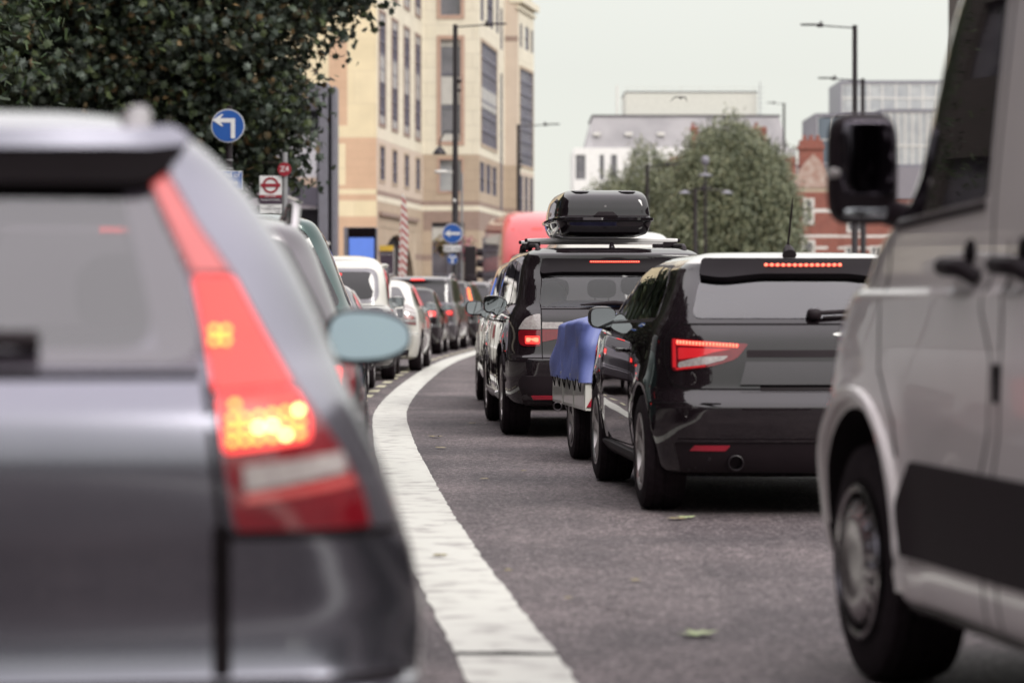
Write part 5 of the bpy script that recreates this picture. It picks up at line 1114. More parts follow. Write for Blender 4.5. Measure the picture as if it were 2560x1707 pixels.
def corner_building():
    root = empty('office_building', (-4.5, 118, 0), label='cream and tan stone office building with stepped bays and tall narrow windows', cat='building')
    holder = root; base = Vector((-4.5, 118)); q = lambda x, y: (x - base.x, y - base.y)
    G = [(.0, 4.39, 'orange_brick'), (4.39, 5.0, 'yellow_brick'), (5.0, 5.24, 'orange_brick'), (5.24, 5.44, 'yellow_brick'), (5.44, 7.44, 'orange_brick')]
    A = Wall(root, q(-15, 110), q(-5.24, 110), 0, 19, 'yellow_brick', bands=G + [(7.9, 11.3, 'orange_brick', 7.9, 8.62), (5.6, 7.2, 'yellow_brick', 8.0, 8.55)])
    tall = (8.05, 12.35); TB = [(0, 5.22, 'tan_stone'), (.0, 3.4, 'tan_stone'), (5.0, 5.22, 'cream_stone'), (5.22, 5.42, 'brown_stone'), (5.42, 7.43, 'tan_stone'), (4.15, 5.0, 'brown_stone'), (2.85, 3.1, 'brown_stone'), (1.2, 1.45, 'brown_stone')]
    cs = [1.32, 4.56, 7.86, 11.1]; hs = [(c - .72, c + .72, *tall) for c in cs] + [(c - .6, c + .6, 5.85, 7.15) for c in cs] + [(c - .72, c + .72, 13.3, 17.3) for c in cs] + [(.9, 10.3, 0, 4.0)]
    TBB = [b for b in TB if b[2] != 'brown_stone' or b[0] > 5] + [(2.85, 3.1, 'brown_stone'), (5.42, 7.43, 'stone_mid')]
    B = Wall(root, q(-5.24, 110), q(-3.84, 122.7), 0, 19, 'cream_stone', hs, TBB, depth=.05)
    sp3 = lambda z0, z1: [(z0, z0 + .32, 'panel_white'), (z0 + 1.62, z0 + 2.75, 'panel_white'), (z1 - .32, z1, 'panel_white')]
    for h in hs[:4]: B.window(h, 3, 8, split=sp3(*tall), surround='brown_stone', gm='pane')
    for h in hs[8:12]: B.window(h, 3, 8, split=sp3(13.3, 17.3), surround='brown_stone', gm='pane')
    for h in hs[4:8]: B.window(h, 2, 3, surround='tan_stone', sw=.1)
    # arch: infill above an elliptical opening, dark sheet behind painted as the shade inside
    m = MB(); N = 24; c0, r0 = 5.6, 4.7
    for i in range(N):
        a0, a1 = pi - pi * i / N, pi - pi * (i + 1) / N; u0, u1 = c0 + r0 * cos(a0), c0 + r0 * cos(a1); z0_, z1_ = 1.5 + 2.3 * sin(a0), 1.5 + 2.3 * sin(a1)
        m.add([B.P(u0, z0_, -.02), B.P(u1, z1_, -.02), B.P(u1, 4.0, -.02), B.P(u0, 4.0, -.02), B.P(u0, z0_, -.28), B.P(u1, z1_, -.28)], [(0, 1, 2, 3), (0, 4, 5, 1)])
    m.build('arch', 'tan_stone', root)
    m = MB(); B.bx(m, .85, 10.35, 0, 4.1, -.36, -.3); m.build('passage_shade_sheet', 'passage_shade', root)  # flat dark sheet; the shade inside the arch is put into its colour
    m = MB(); B.bx(m, .5, 10.9, 4.45, 4.6, 0, .12); m.build('string_course', 'brown_stone', root)
    hc = [(.76, 1.62, 8.0, 12.4), (.76, 1.62, 13.45, 17.6), (.72, 1.66, 5.85, 7.2), (.38, 1.78, 0, 4.5)]
    C = Wall(root, q(-3.84, 122.7), q(-1.42, 122.7), 0, 19, 'cream_stone', hc, TB)
    C.window(hc[0], 1, 3, split=[(12.1, 12.4, 'panel_white'), (9.6, 10.8, 'panel_white'), (8.0, 8.32, 'panel_white')], surround='brown_pink', sw=.17, gm='pane')
    C.window(hc[1], 1, 2, surround='brown_pink', sw=.17); C.window(hc[2], 1, 1, gm='pane_light', surround='brown_pink', sw=.1); C.window(hc[3], 2, 4, split=[(3.7, 4.3, 'panel_white'), (.2, 1.4, 'pane_light')])
    hd = [(.6, 6.6, 7.95, 12.4), (8.1, 8.9, 5.3, 11.6), (.5, 1.6, 13.3, 15.2), (2.9, 5.2, 13.3, 15.2), (6.4, 7.3, 13.3, 15.2), (8.1, 8.9, 12.7, 14.6)] + [(.3 + k * 2.3, 1.9 + k * 2.3, 5.85, 7.15) for k in range(3)] + [(1.2, 3.0, 0, 3.9)]
    D = Wall(root, q(-1.42, 122.7), q(-.34, 132.5), 0, 19, 'cream_stone', hd, TB, depth=.06)
    D.window(hd[0], 5, 7, gm='pane_light', split=[(9.55, 10.5, 'panel_white')], surround='tan_stone', fw=.09); D.window(hd[1], 1, 5, gm='pane')
    for h in hd[2:]: D.window(h, 2, 2)
    Wall(root, q(-.34, 132.5), q(.29, 132.5), 0, 19, 'stone_mid', (), TB + [(13.2, 13.45, 'brown_stone')])
    hf = [(.4, 4.2, 7.5, 12.0), (.5, 1.1, 13.0, 14.1), (1.9, 3.0, 13.0, 14.1), (3.7, 4.3, 13.0, 14.1)] + [(.3 + k * 1.5, 1.3 + k * 1.5, 4.9, 7.0) for k in range(3)]
    F = Wall(root, q(.29, 132.5), q(1.06, 137), 0, 15.0, 'cream_stone', hf, [(4.4, 7.2, 'stone_mid'), (0, 3.6, 'tan_stone'), (3.6, 3.8, 'brown_stone')], depth=.06)
    F.window(hf[0], 4, 8, gm='pane_light', surround='tan_stone', fw=.09)
    for h in hf[1:]: F.window(h, 1, 2)
    m = MB(); F.bx(m, -.1, 4.7, 15.0, 15.3, -.4, .25); F.bx(m, -.1, 4.62, 14.7, 14.85, -.05, .1); m.build('cornice', 'cream_stone', root)
    Wall(root, q(1.06, 137), q(1.06, 150), 0, 15.2, 'cream_stone'); Wall(root, q(1.06, 150), q(-15, 150), 0, 19, 'cream_stone'); Wall(root, q(-15, 150), q(-15, 110), 0, 19, 'cream_stone')
    m = MB(); m.box((-15 - base.x, 111 - base.y, 18.6), (-5.4 - base.x, 149 - base.y, 18.9)); m.box((-5.2 - base.x, 123.2 - base.y, 18.6), (-1.7 - base.x, 149 - base.y, 18.9)); m.build('roof', 'slate', root)
M['stone_mid'] = mat('mid_stone', (.58, .485, .40), .85, c2=(.54, .45, .37), nscale=1.5); M['brown_pink'] = mat('pink_brown_stone', (.47, .32, .25), .8, c2=(.42, .28, .22), nscale=4)
corner_building()
def mall():
    root = empty('shopping_centre', (-10, 82, 0), label='dark glass shopping centre front behind the plane tree, left of the pale grey fins', cat='building')
    A = Wall(root, (-14, 0), (4.45, 0), 0, 7.2, 'dim_metal', [(1 + k * 2.2, 3 + k * 2.2, .3, 3.3) for k in range(7)], depth=.1)
    for k in range(7): A.window((1 + k * 2.2, 3 + k * 2.2, .3, 3.3), 2, 2, 'dim_metal', 'pane')
    Wall(root, (4.45, 0), (4.45, 4), 0, 7.2, 'dim_metal'); m = MB(); m.box((-14, .4, 7.0), (4.3, 4, 7.15)); m.build('roof', 'slate', root)
    m = MB(); m.box((4.46, -.8, 0), (4.74, .3, 7.36)); m.build('fin', 'grey_metal', root, bevel=.02); m = MB(); m.box((4.76, -.5, 0), (4.83, .3, 7.2)); m.build('fin', 'dim_metal', root); m = MB(); m.box((4.84, -.8, 0), (4.98, .3, 7.25)); m.build('fin', 'grey_metal', root, bevel=.02)
    m = MB(); m.box((2.4, -.3, 6.6), (4.45, .3, 7.36)); m.build('header_panel', 'grey_metal', root)
    bb = empty('billboard', (-7.3, 81.3, 3.75), label='large pale advertising billboard with dark cushions at its foot, seen through the plane tree', cat='billboard')
    m = MB(); m.box((-1.6, 0, 0), (1.72, .12, 2.2)); m.build('board', 'poster_sky', bb)
    m = MB(); m.box((-1.5, -.012, .55), (1.70, -.002, .9)); m.build('picture_sand', 'poster_sand', bb)
    m = MB(); m.prism([(-1.5, .02), (1.70, .02), (1.70, .60), (.9, .62), (.1, .78), (-.8, .70), (-1.5, .76)], -.03, -.014); m.build('picture_sofa', 'poster_grey', bb)
    for (x, z, r_) in ((.95, .62, .34), (1.45, .38, .4), (.55, .35, .3)): m = MB(); m.prism([(x - r_, z - r_ * .5), (x + r_ * .8, z - r_ * .8), (x + r_, z + r_ * .5), (x - r_ * .6, z + r_ * .9)], -.045, -.032); m.build('picture_cushion', 'poster_dark', bb)
    m = MB(); m.prism([(-.1, .78), (1.3, .22), (1.3, .16), (-.1, .72)], -.06, -.046); m.build('picture_edge', 'frame_white', bb)
    cn = empty('shop_canopy', (-6.6, 77, 0), label='thin sloping shop canopy with a white edge, at the foot of the grey fins', cat='canopy')
    m = MB(); m.add([(-2, 0, 3.0), (1.5, 0, 2.55), (1.5, 2.5, 2.7), (-2, 2.5, 3.15), (-2, 0, 3.05), (1.5, 0, 2.61), (1.5, 2.5, 2.76), (-2, 2.5, 3.2)], [(0, 1, 2, 3), (4, 5, 6, 7), (0, 1, 5, 4), (1, 2, 6, 5), (2, 3, 7, 6), (3, 0, 4, 7)]); m.build('canopy_roof', 'frame_white', cn)
    for x in (-1.9, 1.4): MB().tube([(x, .2, 0), (x, .2, 2.55)], .04, 8).build('post', 'pole', cn)
for n_, c_ in (('poster_sky', (.50, .49, .53)), ('poster_sand', (.45, .33, .26)), ('poster_grey', (.26, .23, .26)), ('poster_dark', (.09, .08, .11))): M[n_] = mat(n_, c_, .5, c2=tuple(x * .8 for x in c_), nscale=.9)
mall()
def white_building():
    root = empty('white_building', (5, 230, 0), label='white rendered building with grey mansard roof and white plant box, far behind the trees', cat='building')
    hs = [(.15, .95, 10.9, 12.9), (2.1, 2.45, 10.9, 12.9), (3.0, 3.5, 10.9, 12.9), (.15, .95, 7.9, 9.9), (2.1, 2.9, 7.9, 9.9)]
    A = Wall(root, (0, 0), (18, 0), 0, 13.46, 'white_render', hs, depth=.15)
    for h in hs: A.window(h, 1, 2)
    Wall(root, (0, 14), (0, 0), 0, 13.46, 'white_render'); Wall(root, (18, 0), (18, 14), 0, 13.46, 'white_render')
    m = MB(); x0, x1 = .9, 17.4
    m.add([(x0, .4, 13.47), (x1, .4, 13.47), (x1, 13, 13.47), (x0, 13, 13.47), (x0 + .7, 1.8, 16.1), (x1 - .6, 1.8, 16.1), (x1 - .6, 12, 16.1), (x0 + .7, 12, 16.1)], [(0, 1, 5, 4), (1, 2, 6, 5), (2, 3, 7, 6), (3, 0, 4, 7), (4, 5, 6, 7)])
    for k in range(46): x = x0 + .75 + k * .335; m.add([(x, .38 , 13.5), (x + .04, .38, 13.5), (x + .04, 1.78, 16.1), (x, 1.78, 16.1), (x, .32, 13.5), (x + .04, .32, 13.5), (x + .04, 1.72, 16.12), (x, 1.72, 16.12)], [(4, 5, 6, 7), (0, 4, 7, 3), (1, 2, 6, 5)])
    rf = m.build('roof', 'zinc', root); m = MB(); m.box((x0 + .6, 1.7, 16.1), (x1 - .5, 12, 16.25)); m.build('roof_edge', 'slate', rf)
    for k in range(5): m = MB(); m.box((1.6 + k * 2.6, .66, 14.5), (2.2 + k * 2.6, .9, 14.75)); m.build('roof_vent', 'frame_white', rf)
    m = MB(); m.box((4.3, 3, 16.26), (15.1, 10, 18.16)); m.build('plant_box', 'plant_white', root); m = MB(); m.box((4.25, 2.95, 18.16), (15.15, 10, 18.24)); m.build('plant_box_edge', 'slate', root)
    m = MB(); m.tube([(3.6, 2.5, 16.1), (3.6, 2.5, 18.7)], .08, 8); m.tube([(3.6, 2.5, 17.6), (4.3, 3, 17.6)], .03, 6); m.tube([(3.6, 2.5, 16.9), (4.3, 3, 16.9)], .03, 6); m.build('flue', 'frame_white', root)
    m = MB()
    for k in range(8): m.tube([(4.4 + k * 1.5, 3.1, 18.2), (4.4 + k * 1.5, 3.1, 18.62)], .02, 6)
    m.tube([(4.4, 3.1, 18.6), (15, 3.1, 18.6)], .018, 6); m.build('railing', 'plant_white', root)
    m = MB(); m.tube([(15.3, 2.5, 16.1), (15.3, 2.5, 19)], .03, 6)
    for k in range(6): m.tube([(15.05, 2.5, 16.4 + k * .42), (15.6, 2.5, 16.4 + k * .42)], .02, 6)
    m.build('roof_mast', 'galv', root)
    ch = empty('brick_terrace', (12.5, 205, 0), label='low brick house showing only two red chimneys above the big round tree', cat='building')
    m = MB(); m.box((-1, 0, 0), (8, 8, 11.5)); m.build('wall', 'red_brick', ch)
    for (x, wd) in ((.45, .5), (4.9, 1.0)): m = MB(); m.box((x, .5, 11.5), (x + wd, 1.3, 13.7)); m.box((x - .06, .45, 13.4), (x + wd + .06, 1.35, 13.55)); m.tube([(x + wd * .3, .9, 13.7), (x + wd * .3, .9, 14)], .1, 8); m.build('chimney', 'red_brick', ch)
M['plant_white'] = mat('pale_cladding', (.64, .64, .58), .7)
white_building()
def red_house():
    root = empty('brick_house', (17.2, 170, 0), label='ornate red-brick house with white stone bands and tall chimney, right of the big round tree', cat='building')
    rects = [(.95, 1.35, 5.8, 7.1), (.85, 1.4, 3.3, 4.6), (3.0, 3.9, 5.3, 6.6)] + [(2.9 + k * 1.5, 3.5 + k * 1.5, 2.9, 4.3) for k in range(6)]
    bands = [(6.4, 6.6, 'frame_white'), (4.9, 5.05, 'frame_white'), (4.2, 4.35, 'frame_white', 0, 2.3), (2.4, 2.6, 'tan_stone'), (7.6, 7.85, 'tan_stone')]
    A = Wall(root, (-.6, 0), (2.3, 0), 0, 7.85, 'red_brick', [r for r in rects if r[1] < 2.3], bands, depth=.12)
    for h in [r for r in rects if r[1] < 2.3]: A.window(h, 1, 2, 'frame_white', 'pane', fw=.12, surround='frame_white', sw=.14)
    B = Wall(root, (2.3, .6), (16, .6), 0, 7.2, 'red_brick', [(r[0] - 2.3, r[1] - 2.3, r[2], r[3]) for r in rects if r[0] > 2.3], bands, depth=.12)
    for r in rects:
        if r[0] > 2.3: B.window((r[0] - 2.3, r[1] - 2.3, r[2], r[3]), 2, 2, 'frame_white', 'pane', fw=.09, surround='frame_white', sw=.1)
    Wall(root, (2.3, 0), (2.3, 2), 0, 7.85, 'red_brick'); Wall(root, (-.6, 8), (-.6, 0), 0, 7.85, 'red_brick')
    m = MB(); m.prism([(-.6, 7.86), (2.3, 7.86), (1.4, 9.3), (.85, 9.9), (.3, 9.3)], -.05, .35); m.build('gable', 'gable_stone', root)
    m = MB(); m.box((.1, .4, 7.8), (1.5, 1.6, 10.2)); m.box((.0, .3, 10.2), (1.6, 1.7, 10.45)); m.box((.12, .42, 10.45), (1.48, 1.58, 10.75)); m.box((.05, .35, 9.2), (1.55, 1.65, 9.35)); m.build('chimney', 'red_brick', root)
    for k in range(3): m = MB(); m.tube([(.4 + k * .4, 1, 10.75), (.4 + k * .4, 1, 11.05)], .12, 8); m.build('chimney_pot', 'red_brick', root)
    m = MB(); m.add([(2.3, .5, 7.21), (16, .5, 7.21), (16, 4, 9.3), (2.3, 4, 9.3), (2.3, 8, 7.21), (16, 8, 7.21)], [(0, 1, 2, 3), (3, 2, 5, 4), (0, 3, 4), (1, 5, 2)]); m.build('roof', 'slate', root)
    m = MB(); m.box((2.55, .3, 7.3), (3.45, 1.6, 8.3)); m.prism([(2.45, 8.3), (3.55, 8.3), (3.0, 8.9)], .25, 1.6); m.build('dormer', 'frame_white', root)
    m = MB(); m.box((2.8, .27, 7.5), (3.2, .29, 8.1)); m.build('dormer_window', 'pane', root)
M['gable_stone'] = mat('gable_stone', (.45, .36, .31), .8, c2=(.33, .2, .16), nscale=2.5)
red_house()
def glass_office():
    root = empty('glass_office', (21.5, 222, 0), label='stepped modern office block of glass and grey metal, behind the red-brick house', cat='building')
    def block(x0, x1, y0, y1, z0, z1, gm, nc, nr, nm):
        W_ = Wall(root, (x0, y0), (x1, y0), z0, z1, 'grey_metal', [(.15, x1 - x0 - .15, z0 + .1, z1 - .25)], depth=.08, name=nm); W_.window((.15, x1 - x0 - .15, z0 + .1, z1 - .25), nc, nr, 'frame_white', gm, fw=.09)
        Wall(root, (x0, y1), (x0, y0), z0, z1, 'grey_metal', name=nm); Wall(root, (x1, y0), (x1, y1), z0, z1, 'grey_metal', name=nm); m = MB(); m.box((x0 + .01, y0 + .4, z1 - .2), (x1 - .01, y1, z1 - .05)); m.build('roof', 'zinc', root)
    block(.3, 12, -3, 8, 0, 11.6, 'pane', 8, 5, 'wall'); block(2.0, 7.0, -2, 8, 11.62, 15.6, 'blue_glass', 4, 2, 'wall'); block(7.02, 20, -2.5, 8, 0, 15.9, 'pane_light', 22, 6, 'wall'); block(4.6, 20, 4, 12, 15.95, 18.6, 'pane_light', 14, 2, 'wall')
    m = MB(); m.add([(.0, -3.3, 11.6), (2.2, -3.3, 12.6), (2.2, 4, 12.6), (.0, 4, 11.6), (.0, -3.3, 11.75), (2.2, -3.3, 12.75), (2.2, 4, 12.75), (0, 4, 11.75)], [(0, 1, 2, 3), (4, 5, 6, 7), (0, 1, 5, 4), (3, 0, 4, 7), (1, 2, 6, 5), (2, 3, 7, 6)]); m.build('sloping_roof', 'frame_white', root)
glass_office()
def corner_pub():
    root = empty('victorian_building', (14.75, 92, 0), label='dark Victorian building edge with pale stone cornices, at the top right behind the van', cat='building')
    A = Wall(root, (0, 0), (10, 0), 0, 12.6, 'dark_brick', [(1 + k * 2.4, 2.2 + k * 2.4, 6.2, 8.6) for k in range(4)], depth=.15)
    for k in range(4): A.window((1 + k * 2.4, 2.2 + k * 2.4, 6.2, 8.6), 2, 2, 'frame_white')
    Wall(root, (0, 4), (0, 0), 0, 12.6, 'dark_brick'); m = MB(); m.box((.1, .3, 12.3), (10, 4, 12.5)); m.build('roof', 'slate', root)
    for z, d_, h_ in ((10.1, .22, .34), (9.85, .12, .16), (8.95, .08, .14), (5.2, .15, .25)): m = MB(); m.box((-d_, -d_, z), (10, -.002, z + h_)); m.build('cornice', 'gable_stone', root)
corner_pub()
def terrace(name, label, A_, B_, H_, mm, n, loc):
    root = empty(name, (*loc, 0), label=label, cat='building'); A = Vector(A_); Bv = Vector(B_); L_ = (Bv - A).length
    hs = [(L_ * (k + .3) / n, L_ * (k + .7) / n, z, z + 1.8) for k in range(n) for z in (4.2, 7.6, 11, 14.4, 17.8, 21.2) if z + 2 < H_] + [(L_ * (k + .12) / n, L_ * (k + .88) / n, .4, 2.9) for k in range(n)]
    W_ = Wall(root, A_, B_, 0, H_, mm, hs, [(3.3, 3.7, 'cream_stone')], depth=.2)
    m = MB()
    for h in hs: W_.bx(m, h[0], h[1], h[2], h[3], -.25, -.22)
    m.build('pane', 'pane', root); return root
terrace('reflection_terrace', 'unseen tall dark brick terrace left of the queue, added to darken reflections', (0, -60), (0, 76), 25, 'dark_brick', 24, (-16.5, 0))  # out of view; made tall as a dark mass for the van window to mirror
terrace('reflection_terrace', 'unseen brick terrace beyond the van, added to darken reflections in car paint', (0, 60), (0, -60), 10, 'dark_brick', 18, (27, 0))  # out of view; added so car flanks do not mirror the bright horizon
terrace('reflection_terrace', 'unseen brick row added far behind the camera to darken car reflections', (30, 0), (-30, 0), 11, 'dark_brick', 10, (0, -75))  # out of view; added as a dark low horizon for car tails to mirror

# ================================================================== street furniture
def street_lamp(label, px, d, ytop, arm, sg, camera_=True, base_m='pole'):
    h = Z(ytop, d); root = empty('street_lamp', (X(px, d), d, .0), label=label, cat='street lamp', group='tall black lamp posts')
    MB().tube([(0, 0, 0), (0, 0, 1.2), (0, 0, 1.25), (0, 0, h * .55), (0, 0, h * .56), (0, 0, h)], [.13, .13, .10, .10, .085, .075], 14).build('post', 'pole', root, 40)
    MB().tube([(0, 0, h - .08), (sg * arm * .55, 0, h - .02), (sg * arm * .8, 0, h + .01)], .022, 8).build('arm', 'pole', root, 60)
    m = MB(); m.ellip((sg * arm * .9, 0, h + .02), (.26, .09, .03), .5, .5, 16); m.ellip((sg * arm * .68, 0, h + .0), (.11, .08, .06), .6, .6, 14); m.tube([(sg * arm * .66, 0, h + .05), (sg * arm * .66, 0, h + .12)], .035, 8); m.build('lantern', 'pole', root, 50)
    if camera_: m = MB(); m.ellip((.14, 0, h * .82), (.07, .07, .06), 1, 1, 12); m.ellip((.13, 0, h * .79), (.06, .06, .05), 1, 1, 12); m.tube([(0, 0, h * .80), (.14, 0, h * .82)], .02, 6); m.build('camera_bracket', 'pole', root, 60)
    return root, h
lp, lh = street_lamp('tall black lamp post carrying the round one way sign and flower baskets', 1138, 86, 62, 1.45, 1)
street_lamp('black lamp post at the far end of the cream building above the red bus', 1296, 128, 312, 1.8, 1)
street_lamp('tallest black lamp post on the right, just left of the van mirror', 2137, 86, 64, 1.55, -1, False)
street_lamp('second tall black lamp post on the right, its lantern lower than the tallest', 2157, 107, 197, 1.6, -1, False)
street_lamp('third black lamp post on the right, its lantern just above the van mirror', 2160, 130, 295, 1.8, -1, False)
street_lamp('thin lamp post between the far white building and the glass office', 1960, 190, 258, 1.0, -1, False)
street_lamp('black lamp post rising in front of the smaller willow-like tree', 1618, 125, 412, 1.3, 1, False)
tw = empty('ornate_lamp', (X(1763, 118), 118, 0), label='ornate dark lamp post with two side arms, in front of the big round tree', cat='street lamp')
MB().tube([(0, 0, 0), (0, 0, 3.2), (0, 0, Z(440, 118))], [.10, .07, .05], 10).build('post', 'pole', tw, 40)
m = MB(); zt_ = Z(475, 118); m.tube([(-.85, 0, zt_ - .15), (-.8, 0, zt_), (.8, 0, zt_), (.85, 0, zt_ - .1)], .025, 8); m.build('arm', 'pole', tw, 40)
for x in (-.85, .9): m = MB(); m.lathe([(.02, .14), (.10, .1), (.26, .02), (.26, 0), (.001, 0)], 14, 'z', 0, (x, 0, zt_ - .15)); m.build('lantern', 'grey_metal', tw, 40)
m = MB(); m.lathe([(.03, .16), (.3, .06), (.3, .02), (.02, 0)], 14, 'z', 0, (0, 0, Z(442, 118))); m.build('cap_plate', 'grey_metal', tw, 40)
m = MB(); m.tube([(0, 0, Z(440, 118)), (0, 0, Z(415, 118))], .03, 8); m.ellip((.0, 0, Z(402, 118)), (.17, .15, .2), .8, .8, 14); m.build('camera', 'grey_metal', tw, 40)
street_lamp('slim dark post just left of the ornate lamp, in front of the big round tree', 1738, 116, 470, .5, 1, False)
# things on the central post
m = MB(); m.tube([(0, -.1, 6.0), (-.1, -.1, 6.25), (-.3, -.1, 6.25), (-.45, -.1, 6.0), (-.47, -.1, 5.75)], .025, 8); m.lathe([(.02, 5.8), (.12, 5.72), (.2, 5.6), (.2, 5.55), (.001, 5.55)], 16, 'z', 0, (-.47, -.1, 0)); m.build('bracket_lantern', 'pole', lp, 50)
m = MB(); m.ellip((-.42, -.15, 5.02), (.2, .1, .055), .7, .7, 16); m.tube([(-.25, -.1, 5.02), (0, -.05, 5.02)], .02, 6); m.build('floodlight', 'frame_white', lp, 50)
m = MB(); m.ellip((-.02, -.14, 4.15), (.05, .05, .06), 1, 1, 10); m.build('sensor', 'frame_white', lp, 50)
m = MB(); m.tube([(.2, .05, 0), (.2, .05, 5.0)], .035, 8); m.build('conduit', 'galv', lp, 40)
M['sign_blue'] = mat('sign_blue', (.012, .075, .30), .4, c2=(.014, .08, .32)); M['sign_white'] = mat('sign_white', (.66, .66, .66), .4); M['sign_maroon'] = mat('sign_maroon', (.26, .012, .025), .4); M['sign_dark'] = mat('sign_dark_print', (.05, .03, .05), .5)
def disc(par, name, m_, r, x, y, z, th=.012, n=40): g = MB(); g.prism([(x + r * cos(2 * pi * k / n), z + r * sin(2 * pi * k / n)) for k in range(n)], y, y + th); return g.build(name, m_, par)
ow = empty('one_way_sign', (X(1131, 85.8), 85.75, Z(584, 85.8)), label='round blue sign with white left arrow above a white plate reading One way', cat='road sign')
disc(ow, 'rim', 'sign_white', .305, 0, .0, 0); disc(ow, 'disc', 'sign_blue', .285, 0, -.006, 0, .005)
g = MB(); g.prism([(-.235, 0), (-.05, .125), (-.09, .04), (.235, .04), (.235, -.04), (-.09, -.04), (-.05, -.125)], -.014, -.008); g.build('arrow', 'sign_white', ow)
g = MB(); g.box((-.27, 0, -.55), (.27, .012, -.355)); pl = g.build('plate', 'sign_white', ow, bevel=.01)
text('lettering', 'One way', .155, 'sign_dark', pl, (0, -.006, -.455), sx=1.0)
kl = empty('keep_left_sign', (X(1131, 85.6), 85.7, Z(648, 85.6)), label='small round blue sign with a white arrow pointing down, under the One way plate', cat='road sign')
disc(kl, 'rim', 'sign_white', .155, 0, 0, 0); disc(kl, 'disc', 'sign_blue', .148, 0, -.006, 0, .005)
g = MB(); g.prism([(-.02, .02), (.02, .02), (.035, -.12), (-.04, -.12)], -.014, -.008); g.prism([(-.02, .01), (-.07, .05), (-.09, .02), (-.10, .10), (-.02, .10), (-.045, .075), (0, .045)], -.014, -.008); g.prism([(.02, .01), (.07, .05), (.09, .02), (.10, .10), (.02, .10), (.045, .075), (0, .045)], -.014, -.008); g.build('arrow', 'sign_white', kl)
M['flowers'] = leafmat('flower_mix', [(.35, .25, .05), (.05, .09, .02), (.4, .05, .12), (.07, .1, .03), (.42, .06, .25), (.45, .3, .04)])
for k, (px, py, r_, lb) in enumerate(((1107, 612, .30, 'hanging basket of yellow flowers left of the One way sign'), (1165, 622, .36, 'hanging basket of pink and red flowers right of the One way sign'))):
    hb = empty('flower_basket', (X(px, 86), 86.2, Z(py, 86)), label=lb, cat='flower basket', group='flower baskets on the lamp post')
    me = foliage([(0, 0, 0, r_, r_, r_ * 1.25)], 900, .055, WL, 40 + k, clump=6, spread=.06, fill=.7); M['f%d' % k] = leafmat('flowers_%s' % ('gold', 'pink')[k], [(.05, .09, .02), [(.45, .33, .05), (.5, .05, .22)][k], (.07, .1, .03), [(.38, .2, .04), (.4, .06, .06)][k], (.3, .05, .2)]); me.materials.append(M['f%d' % k])
    o = bpy.data.objects.new('flowers', me); col.objects.link(o); o.parent = hb
    m = MB(); m.lathe([(.01, -.3), (.14, -.24), (.2, -.05)], 14, 'z'); m.tube([(0, 0, .2), (-.12 if k else .12, 0, .35), (-.3 if k else .3, 0, .36)], .012, 6); m.build('basket', 'pole', hb)
tl = empty('traffic_light', (X(1176, 84), 84, 0), label='black traffic light head seen from behind, right of the central lamp post', cat='traffic light')
m = MB(); m.tube([(0, 0, 0), (0, 0, 2.6)], .055, 10); m.build('post', 'pole', tl); m = MB(); m.box((-.17, -.1, 1.75), (.17, .12, 2.75)); m.build('housing', 'pole', tl, bevel=.03)
for z in (1.92, 2.25, 2.58): m = MB(); m.tube([(.19, .1, z), (.36, .12, z - .02)], [.11, .12], 12); m.build('visor', 'plastic', tl)
m = MB(); m.ellip((.02, -.12, 1.65), (.2, .06, .26), .6, .6, 14); m.build('back_box', 'plastic', tl)
# left turn sign, bus stop
ls = empty('turn_left_sign', (X(571.5, 43.5), 43.4, Z(316, 43.5)), label='large round blue sign with white arrow turning left, partly covered by plane leaves', cat='road sign')
disc(ls, 'rim', 'sign_white', .255, 0, 0, 0); disc(ls, 'disc', 'sign_blue', .242, 0, -.006, 0, .005)
g = MB(); g.prism([(-.235, .085), (-.10, .175), (-.065, .175), (-.12, .115), (.11, .115), (.11, -.19), (.045, -.19), (.045, .05), (-.12, .05), (-.065, -.005), (-.10, -.005)], -.014, -.008); g.build('arrow', 'sign_white', ls)
sp_ = empty('sign_post', (X(572, 43.5), 43.55, 0), label='black post carrying the turn left sign and a small blue plate', cat='post')
MB().tube([(0, 0, 0), (0, 0, Z(350, 43.5)), (0, 0, Z(265, 43.5))], [.055, .05, .045], 12).build('pole', 'pole', sp_, 40)
for z in (3.15, 3.28): g = MB(); g.lathe([(.052, z), (.058, z + .005), (.058, z + .02), (.052, z + .025)], 14, 'z'); g.build('collar', 'galv', sp_)
bp = empty('place_plate', (X(560, 43.2), 43.3, Z(452, 43.2)), label='small blue plate with white border and fading white words, under the turn left sign', cat='sign')
g = MB(); g.box((-.25, 0, -.14), (.27, .012, .15)); g.build('border', 'sign_white', bp, bevel=.012); g = MB(); g.box((-.24, -.006, -.13), (.26, -.001, .14)); pb = g.build('panel', 'sign_blue', bp)
text('lettering', 'End of\nzone', .12, 'sign_white', pb, (.08, -.008, .03))
bs = empty('bus_stop', (X(712, 43.7), 43.7, 0), label='bus stop flag with red roundel and a small round Z4 disc on its post', cat='bus stop')
MB().tube([(0, 0, 0), (0, 0, 3.42)], .045, 12).build('post', 'galv', bs, 40)
k_ = 43.7 / FP
fx0, fx1 = (649 - 712) * k_, (705 - 712) * k_; zt = Z(440, 43.7)
g = MB(); g.box((fx0, -.03, zt - .63), (fx1, .0, zt)); fl = g.build('flag', 'sign_white', bs, bevel=.004)
cx_ = (fx0 + fx1) / 2; cz_ = zt - .147
N = 40; g = MB(); vs = []
for k in range(N): a = 2 * pi * k / N; vs += [(cx_ + .125 * cos(a), -.036, cz_ + .125 * sin(a)), (cx_ + .09 * cos(a), -.036, cz_ + .09 * sin(a)), (cx_ + .125 * cos(a), -.030, cz_ + .125 * sin(a))]
